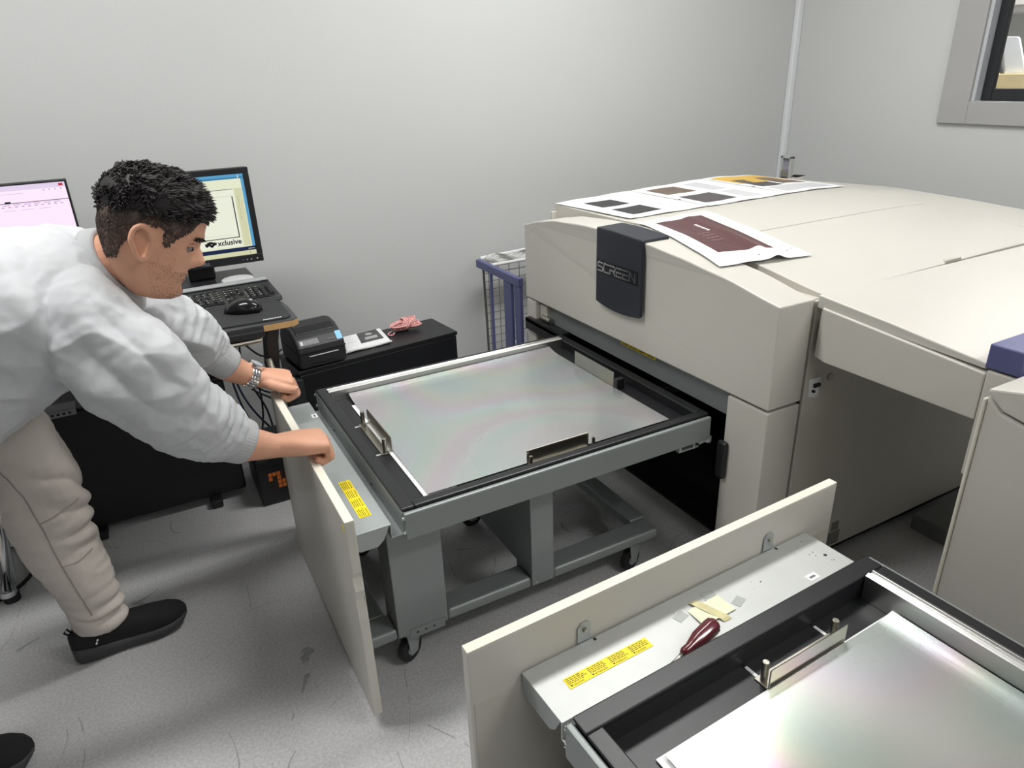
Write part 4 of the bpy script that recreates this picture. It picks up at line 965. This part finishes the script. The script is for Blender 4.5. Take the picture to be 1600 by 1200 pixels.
# ---- arms and hands
def hand(W, K, thumb_side, thumb_pts, cf):
    W = Vector(W); K = Vector(K); a = (K-W).normalized(); b_ = Vector((0, thumb_side, 0)); b_ = (b_-a*a.dot(b_)).normalized(); n_ = Vector((0, 0, 1)); n_ = (n_-a*a.dot(n_)).normalized(); L_ = (K-W).length
    pal = [(0, .0295, .0255), (.25, .036, .0265), (.55, .0465, .0245), (.85, .0515, .0215), (1.0, .050, .0175)]
    rs = []
    for k, w_, h_ in pal:
        c0 = W+a*(L_*k); ring = []
        for j in range(24):
            q = 2*math.pi*j/24; ring.append(c0+b_*(w_*math.copysign(abs(math.cos(q))**.8, math.cos(q)))+n_*(h_*math.copysign(abs(math.sin(q))**.8, math.sin(q))))
        rs.append(ring)
    body.rings(rs)
    dn = Vector((0, 0, -1)); fw = Vector((1, 0, 0))
    for i, (o_, l1, l2, l3, r_) in enumerate(((.0375, .036, .026, .017, .0110), (.0130, .039, .028, .018, .0114), (-.0120, .037, .026, .017, .0109), (-.0350, .031, .022, .015, .0099))):
        k0 = K+b_*o_+n_*(-.002)-a*(.004*abs(i-1)); ang_ = [math.radians(x) for x in (70+cf, 162, 225)]
        k1 = k0+fw*l1*math.cos(ang_[0])+dn*l1*math.sin(ang_[0]); k2 = k1+fw*l2*math.cos(ang_[1])+dn*l2*math.sin(ang_[1]); k3 = k2+fw*l3*math.cos(ang_[2])+dn*l3*math.sin(ang_[2])
        mid = lambda p, q, k: p.lerp(q, k)
        path = [k0-a*.022, k0, mid(k0, k1, .5), k1, mid(k1, k2, .5), k2, k3, k3+(k3-k2).normalized()*.004]
        body.tube(path, [r_*.9, r_*1.20, r_*1.0, r_*1.12, r_*.96, r_*1.0, r_*.9, r_*.5], 14)
        # tendon ridge on the back of the hand
        body.tube([W+a*.02+n_*.016+b_*o_*.4, k0+n_*(r_*.55)-a*.008], [.004, .0062], 8)
    tp = [W+a*p[0]+b_*p[1]+n_*p[2] for p in thumb_pts]
    body.tube(tp, [.0145, .015, .013, .0132, .0118, .007], 14)
    return W, a, b_, n_, tp
RW, RK = (.182, 1.520, .630), (.290, 1.521, .614)
LW, LK = (.208, 1.945, .640), (.302, 1.936, .616)
hr = hand(RW, RK, 1, [(.022, .018, -.004), (.045, .034, -.012), (.066, .044, -.018), (.078, .043, -.020), (.094, .036, -.022), (.100, .033, -.023)], 6)
hl = hand(LW, LK, -1, [(.020, .018, -.004), (.042, .040, -.006), (.066, .050, -.010), (.084, .049, -.013), (.104, .045, -.016), (.110, .043, -.017)], 6)
loft(body, [(-.12, 1.50, 1.0, .05, .05), (-.01, 1.49, .79, .046, .046), (.09, 1.513, .674, .045, .045), (.13, 1.517, .650, .036, .038), (RW[0]+.004, RW[1], RW[2]-.003, .0285, .0255)], (0, 1, 0), 20, 6)
loft(body, [(-.09, 1.84, .98, .05, .05), (.05, 1.89, .82, .044, .044), (.125, 1.925, .715, .043, .043), (.165, 1.936, .673, .034, .036), (LW[0]+.004, LW[1], LW[2]-.002, .0295, .0265)], (0, 1, 0), 20, 6)
loft(body, [(-.42, 1.80, .82, .07, .07), (-.335, 1.83, .42, .05, .05), (-.318, 1.835, .10, .035, .04)], (0, 1, 0), 14, 4)
loft(body, [(-.46, 1.57, .82, .07, .07), (-.52, 1.555, .44, .05, .05), (-.66, 1.56, .10, .035, .04)], (0, 1, 0), 14, 4)
remesh('body', body, skin, man, .0028, 3, .5)
# nails
nail = mat('nail', (222, 176, 158), .3, var=0)
for tp in (hl[4],):
    MB().sphere(tp[-2].lerp(tp[-1], .2)+Vector((.002, -.004, .0075)), (.007, .0055, .003), 10, 7).build('thumb_nail', nail, man, smooth=True)
# eyes and brows
for q in (-1, 1):
    ey = MB().sphere(hw_(.0752, q*.0305, .0225), .0100, 16, 11).build('eye', mat('eye_white', (138, 124, 116), .25, var=0), man, smooth=True)
    MB().sphere(hw_(.0825, q*.0308, .0212), .0052, 12, 9).build('iris', mat('dark_iris', (34, 24, 20), .2, var=0), ey, smooth=True)
    MB().tube([hw_(.0868-.00042*k*k, q*(.0185+.0042*k), .0275+.0022*math.sin(math.pi*k/6)) for k in range(7)], [.002, .0034, .004, .0042, .004, .0034, .002], 6).build('eyelid', skin, ey, smooth=True)
hairm = mat('dark_hair', (38, 34, 34), .58, var=.4, vscale=90)
hairs = mat('cropped_hair', (92, 76, 68), .7, var=.45, vscale=140, bump=.6, bscale=500)
hairf = mat('faded_hair', (126, 96, 82), .7, var=.35, vscale=160, bump=.5, bscale=500)
random.seed(8)
for q in (-1, 1):
    b = MB()
    for k in range(46):
        s_ = random.uniform(.013, .050); f, _, _ = hloc(.042, 0); fx = hloc(.041, math.asin(min(1, (s_/.0765)**(1/.86))))[0]
        p = hw_(fx+.002, q*s_, .041+.004*math.sin((s_-.012)*60)+random.uniform(-.003, .0035)); d = (SV*q*.8-UV*.15+FV*.25+Vector([random.uniform(-.25, .25) for _ in range(3)])).normalized()
        b.tube([p-d*.003, p+d*.004, p+d*.009], [.0013, .0012, .0004], 4)
    b.build('eyebrow', hairm, man, smooth=True, kind='stuff')
# hair: cropped sides, then the longer top as tufts
def hairline(ph):                               # lowest u with hair, by angle from the face
    d = abs((ph+math.pi) % (2*math.pi)-math.pi)
    return interp([(0, .094), (.35, .092), (.65, .082), (.85, .060), (1.05, .045), (1.18, .018), (1.30, .020), (1.42, .052), (1.75, .050), (1.95, .010), (2.3, -.028), (math.pi, -.038)], d)
def hband(name, lo, hi, off, m):
    rs = []
    for i in range(13):
        rs.append([hw_(*hloc(lerp(lo(2*math.pi*j/NP), hi(2*math.pi*j/NP), i/12), 2*math.pi*j/NP, off*(1 if 0 < i < 12 else -.4)+(noise.noise((i*.9, j*.8, 3))*.0009))) for j in range(NP)])
    b = MB().rings(rs, cap=False); return b.build(name, m, man, smooth=True)
top_u = lambda ph: max(hairline(ph), interp([(0, .094), (.7, .088), (1.1, .078), (1.6, .074), (2.4, .062), (math.pi, .058)], abs((ph+math.pi) % (2*math.pi)-math.pi)))
hl0 = hairline
hairline = lambda ph: hl0(ph)+.003*noise.noise((math.cos(ph)*9, math.sin(ph)*9, 1))
midl = lambda ph: lerp(hl0(ph), top_u(ph), .5)
hband('hair_fade', hairline, lambda p: midl(p)+.004, .0012, hairf)
hband('hair_sides', midl, lambda p: top_u(p)+.012, .0022, hairs)
rs = [[hw_(*hloc(lerp(top_u(2*math.pi*j/NP), .147, (i/14)), 2*math.pi*j/NP, .003+.005*min(1, i/5))) for j in range(NP)] for i in range(15)]
rs = [[p+UV*.006*min(1, i/8) for p in r_] for i, r_ in enumerate(rs)]
MB().rings(rs).build('hair_cap', hairm, man, smooth=True)
def tufts(name, n, m, short):
    b = MB()
    for k in range(n):
        ph = random.uniform(-math.pi, math.pi)
        if short:
            q = random.random(); u = lerp(hl0(ph)-.002, top_u(ph)+.006, q)
            L_ = lerp(.0028, .010, q*q); r_ = random.uniform(.0006, .0011); off = .0012
        else:
            q = random.random(); u = lerp(top_u(ph)-.006, .150, q**.85)
            e = min(1, (u-top_u(ph)+.006)/.03); L_ = random.uniform(.011, .021)*lerp(.55, 1.1, e)*(1 if math.cos(ph) > -.3 else .72); r_ = random.uniform(.0013, .0024); off = .003+.003*e
        f, s_, u_ = hloc(min(u, .1465), ph, off); p = hw_(f, s_, u_)+UV*(0 if short else .004*min(1, max(0, (u-.1)/.04)))
        nrm = (p-hw_(0, 0, .03)).normalized(); nz = Vector((noise.noise(p*45), noise.noise(p*45+Vector((9, 0, 0))), noise.noise(p*45+Vector((0, 9, 0)))))
        if short: d = (nrm*.28-UV*.75-FV*.25*math.cos(ph)+nz*.4).normalized(); bend = Vector((0, 0, 0))
        else:
            fl = FV*(.7+.35*math.cos(ph))+SV*.25*math.sin(3*ph+5*u)+UV*lerp(-.5, .2, e)
            d = (nrm*lerp(.45, .85, e)+fl*.6+nz*1.0).normalized(); bend = (FV*.5-UV*.5+nz*.8)*.35
        b.tube([p-nrm*.002, p+d*L_*.45, p+(d+bend*.6)*L_*.8, p+(d+bend)*L_*1.05], [r_, r_, r_*.75, r_*.15], 4)
    b.build(name, m, man, smooth=True, kind='stuff')
tufts('hair_tufts', 3000, hairm, False)
tufts('cropped_tufts', 6500, mat('cropped_tuft', (74, 62, 56), .6, var=.4, vscale=120), True)
b = MB()
for k in range(4200):
    u = random.uniform(-.092, -.018) if random.random() < .75 else random.uniform(-.05, .02); d = random.uniform(.0, 1.55)*random.choice((-1, 1))
    if u > -.028 and abs(d) < .95: continue
    f, s_, u_ = hloc(u, d, -.0003); p = hw_(f, s_, u_); nrm = (p-hw_(0, 0, u)).normalized(); e = (nrm*.6-UV*.6).normalized()
    b.tube([p-e*.001, p+e*.0016], [.00032, .0001], 3)
b.build('stubble', mat('stubble_dark', (104, 78, 66), .7, var=0), man, kind='stuff')
# ---- sweatshirt
shirtm = mat('grey_sweatshirt_fleece', (191, 193, 196), .9, var=.03, vscale=5, bump=.25, bscale=700, sheen=.08)
sw = MB()
loft(sw, [(-.475, 1.685, .815, .205, .140), (-.455, 1.685, .84, .212, .150), (-.40, 1.685, .885, .212, .156), (-.32, 1.68, .935, .214, .160), (-.22, 1.675, .985, .222, .160), (-.14, 1.665, 1.015, .215, .138), (-.09, 1.65, 1.04, .165, .110), (-.055, 1.638, 1.062, .085, .080), (-.045, 1.634, 1.068, .072, .074)], (0, 1, 0), 36, 5)
def sleeve(mb, pts, side, seed, ph):
    def d(s_, q):
        am = interp([(0, 0), (.35, .002), (.55, .006), (.72, .009), (.93, .008), (1, .001)], s_)
        x1 = s_*(30+6*math.sin(s_*7+seed))+1.5*math.sin(q+ph)+ph; x2 = s_*44-1.9*math.sin(q*1.0-ph)+seed
        return am*1.7*((abs(math.sin(x1))-.55)+.7*(abs(math.sin(x2))-.55))*(.65+.35*math.sin(q+ph*.7))
    loft(mb, pts, side, 36, 10, d)
SR = [(-.145, 1.60, 1.0, .07, .085), (-.125, 1.53, .985, .085, .098), (-.080, 1.49, .915, .086, .100), (-.03, 1.485, .825, .080, .092), (.0, 1.49, .780, .078, .088), (.035, 1.50, .735, .070, .076), (.068, 1.508, .698, .058, .062), (.094, 1.514, .670, .046, .048)]
SL = [(-.125, 1.74, .99, .07, .085), (-.095, 1.83, .965, .088, .093), (-.03, 1.86, .905, .084, .084), (.03, 1.885, .845, .074, .076), (.07, 1.90, .795, .068, .070), (.10, 1.915, .755, .058, .060), (.125, 1.925, .722, .045, .046)]
sleeve(sw, SR, (0, 1, 0), 1, .4); sleeve(sw, SL, (0, 1, 0), 2, 1.3)
def ridge(x): return 1-abs(2*x-1)
def wr(v, n):
    # long soft pulls running from the shoulder across the back and chest, plus finer cloth relief
    a = noise.noise(Vector((v.x*3+v.z*2.7, v.y*5.5, v.z*7-v.x*2.2)))
    n1 = noise.noise(Vector((v.x*6+v.z*10, v.y*9, v.z*5-v.x*9))); n2 = noise.noise(Vector((v.x*14-v.z*6+4, v.y*16, v.z*15+v.x*6)))
    d = .011*a+.018*(.33-abs(n1))+.008*(.33-abs(n2))+.0015*noise.noise(v*60)
    near = G((v-Vector((-.08, 1.44, .90))).length, 0, .11)+.6*G((v-Vector((-.02, 1.8, .92))).length, 0, .10)
    d += .010*near*(abs(math.sin((v.x*.9+v.z*.55+.3*(v.y-1.6))*42+2.5*noise.noise(v*5)))-.6)
    return v+n*d
shirt = remesh('sweatshirt', sw, shirtm, man, .0042, 10, .6, wr)
rib = mat('ribbed_cuff_knit', (184, 186, 188), .9, var=.02, bump=.2, bscale=600, sheen=.08)
def cuff(a, b_, r0, r1, name='cuff', n=120, ribs=44, sy=1.0, side=(0, 1, 0)):
    a = Vector(a); b_ = Vector(b_); t_ = (b_-a).normalized(); s_ = Vector(side); s_ = (s_-t_*s_.dot(t_)).normalized(); u_ = t_.cross(s_); rs = []
    for k, rr in ((0, r0*.96), (.12, r0*1.02), (.5, (r0+r1)/2*1.02), (.88, r1*1.02), (1, r1*.97), (1, r1*.86), (.6, r1*.86)):
        c0 = a.lerp(b_, k); rs.append([c0+(s_*math.cos(2*math.pi*j/n)*sy+u_*math.sin(2*math.pi*j/n))*(rr+.0007*math.cos(ribs*2*math.pi*j/n)) for j in range(n)])
    MB().rings(rs).build(name, rib, man, smooth=True)
cuff((.080, 1.511, .688), (.119, 1.5165, .658), .054, .0495)
cuff((.113, 1.920, .738), (.148, 1.931, .694), .049, .0435)
cuff((-.062, 1.640, 1.060), (-.036, 1.628, 1.073), .083, .074, 'collar', 140, 60, .98)
# seam at the shoulder
# ---- trousers
trm = mat('beige_cotton_trousers', (204, 196, 189), .85, var=.04, vscale=7, bump=.2, bscale=500)
tr = MB()
loft(tr, [(-.40, 1.685, .90, .165, .115), (-.44, 1.685, .84, .180, .125), (-.47, 1.685, .78, .185, .125), (-.465, 1.685, .70, .165, .105)], (0, 1, 0), 28, 4)
loft(tr, [(-.43, 1.775, .82, .105, .118), (-.400, 1.79, .74, .108, .118), (-.362, 1.81, .62, .098, .108), (-.340, 1.825, .48, .088, .094), (-.338, 1.83, .38, .080, .086), (-.322, 1.835, .26, .070, .074), (-.312, 1.836, .16, .062, .066), (-.310, 1.837, .085, .055, .060)], (0, 1, 0), 28, 5)
loft(tr, [(-.47, 1.60, .82, .105, .118), (-.465, 1.585, .74, .108, .118), (-.48, 1.565, .60, .100, .106), (-.52, 1.555, .46, .088, .092), (-.57, 1.557, .33, .078, .082), (-.63, 1.56, .2, .066, .070), (-.665, 1.562, .085, .057, .060)], (0, 1, 0), 28, 5)
def wt(v, n):
    z = v.z; am = interp([(.05, .010), (.13, .009), (.18, .004), (.30, .0025), (.40, .005), (.55, .0045), (.66, .002), (.85, .001)], z)
    side = .35+.65*max(0, n.x*.8-n.y*.35)
    x = z*(34 if z > .22 else 58)+3.2*noise.noise(v*7)+1.1*math.atan2(n.y, n.x)
    d = am*side*2.0*(abs(math.sin(x))-.6)*(.5+abs(noise.noise(v*6+Vector((3, 3, 3))))*1.6)
    d += .007*noise.noise(v*8)+.004*(.3-abs(noise.noise(Vector((v.x*16, v.y*16, v.z*30)))))
    return v+n*d
trs = remesh('trousers', tr, trm, man, .0048, 3, .5, wt)
from mathutils.bvhtree import BVHTree
bvh = BVHTree.FromPolygons([v.co+ORG[man.name] for v in trs.data.vertices], [tuple(p.vertices) for p in trs.data.polygons])
# stitched seams down the outer leg and across the knee patch
def seam(pts, r_=.0018):
    q_ = []
    for p in smooth_path(pts, 14):
        lc, nn, _, _ = bvh.find_nearest(p); q_.append(lc+nn*.0008)
    MB().tube(q_, r_, 5).build('seam', mat('seam_thread', (158, 150, 143), .9, var=.05), man, smooth=True)
seam([(-.405, 1.690, .72), (-.365, 1.712, .62), (-.343, 1.737, .48), (-.335, 1.752, .36), (-.322, 1.765, .25), (-.312, 1.774, .16)])
seam([(-.262, 1.775, .50), (-.300, 1.745, .485), (-.343, 1.737, .475)]); seam([(-.262, 1.785, .345), (-.295, 1.757, .335), (-.335, 1.752, .335)])
# ---- shoes
shoem = mat('black_knit_shoe', (20, 21, 23), .85, var=.2, vscale=60, bump=.3, bscale=500); solem = mat('charcoal_sole', (58, 58, 61), .6, var=.08)
def shoe(heel, toe_y, label):
    hx, hy, _ = heel; L_ = .283
    sh = thing_child('shoe', man, label)
    def cy(k): return hy+toe_y*k
    so = []; up = []
    for k in [(1-math.cos(math.pi*i/24))/2 for i in range(25)]:
        w_ = interp([(0, .010), (.012, .021), (.045, .031), (.2, .037), (.45, .038), (.7, .049), (.85, .047), (.93, .039), (.98, .025), (1, .010)], k)
        zb = interp([(0, .012), (.08, .002), (.75, .0), (.92, .008), (1, .026)], k); zt_ = interp([(0, .054), (.2, .046), (.5, .036), (.8, .034), (1, .038)], k)
        x = hx+L_*k; c0 = cy(k)
        so.append([(x, c0-w_, zb+.004), (x, c0-w_*1.06, (zb+zt_)/2), (x, c0-w_, zt_), (x, c0+w_, zt_), (x, c0+w_*1.06, (zb+zt_)/2), (x, c0+w_, zb+.004), (x, c0+w_*.8, zb), (x, c0-w_*.8, zb)])
        ht = interp([(0, .084), (.06, .098), (.22, .092), (.36, .098), (.5, .090), (.7, .078), (.85, .068), (.95, .056), (1, .042)], k)
        ring = []
        for j in range(12):
            q = math.pi*j/11; ring.append((x, c0-w_*.97*math.copysign(abs(math.cos(q))**.7, math.cos(q)), zt_-.004+(ht-zt_+.004)*math.sin(q)**.75))
        up.append(ring)
    MB().rings(so).build('sole', solem, sh, smooth=True)
    MB().rings(up).build('upper', shoem, sh, smooth=True)
    MB().tube([(hx+.006, cy(0), .085), (hx-.004, cy(0), .098), (hx+.004, cy(0), .108), (hx+.012, cy(0), .092)], .003, 6).build('pull_tab', shoem, sh, smooth=True)
    for k in range(2): MB().obox((hx+.062+.004*k, cy(.2)-.0372, .058+.009*k), (.004, .002, .006), Matrix.Rotation(.4, 3, 'Y')).build('side_mark', white, sh)
def thing_child(name, parent, label=None):
    o = bpy.data.objects.new(name, None); C.objects.link(o); o.parent = parent; o.empty_display_size = .03
    ORG[o.name] = ORG[parent.name]
    if label: o['label'] = label
    return o
shoe((-.388, 1.822, 0), .028, 'black slip-on shoe'); shoe((-.742, 1.565, 0), -.03, 'black slip-on shoe')
# ---- wristwatch on the far wrist
wa = thing_child('wristwatch', man, 'steel bracelet wristwatch')
ax = (Vector(LW)-Vector((.165, 1.936, .672))).normalized(); c0 = Vector(LW)-ax*.014; sd = Vector((0, 1, 0)); sd = (sd-ax*sd.dot(ax)).normalized(); u_ = ax.cross(sd)*-1
if u_.z < 0: u_ = -u_
for k in range(22):
    q = 2*math.pi*k/22
    if math.sin(q) > .86: continue
    p = c0+sd*(.0365*math.cos(q))+u_*(.0315*math.sin(q)); tn = (sd*(-.0365*math.sin(q))+u_*(.0315*math.cos(q))).normalized(); nn = ax.cross(tn)
    for o_, w_, h_ in ((-.0085, .0075, .0036), (0, .0086, .0046), (.0085, .0075, .0036)):
        MB().obox(p+ax*o_, (w_, .0082, h_), Matrix((ax, tn, nn)).transposed()).build('bracelet_link', chrome, wa, bevel=.0008)
MB().cyl(c0+u_*.030, c0+u_*.041, .0215, 24).build('watch_case', chrome, wa, bevel=.0015)
MB().cyl(c0+u_*.041, c0+u_*.0416, .0175, 24).build('watch_dial', mat('dial_silver', (190, 194, 200), .2, var=0), wa)
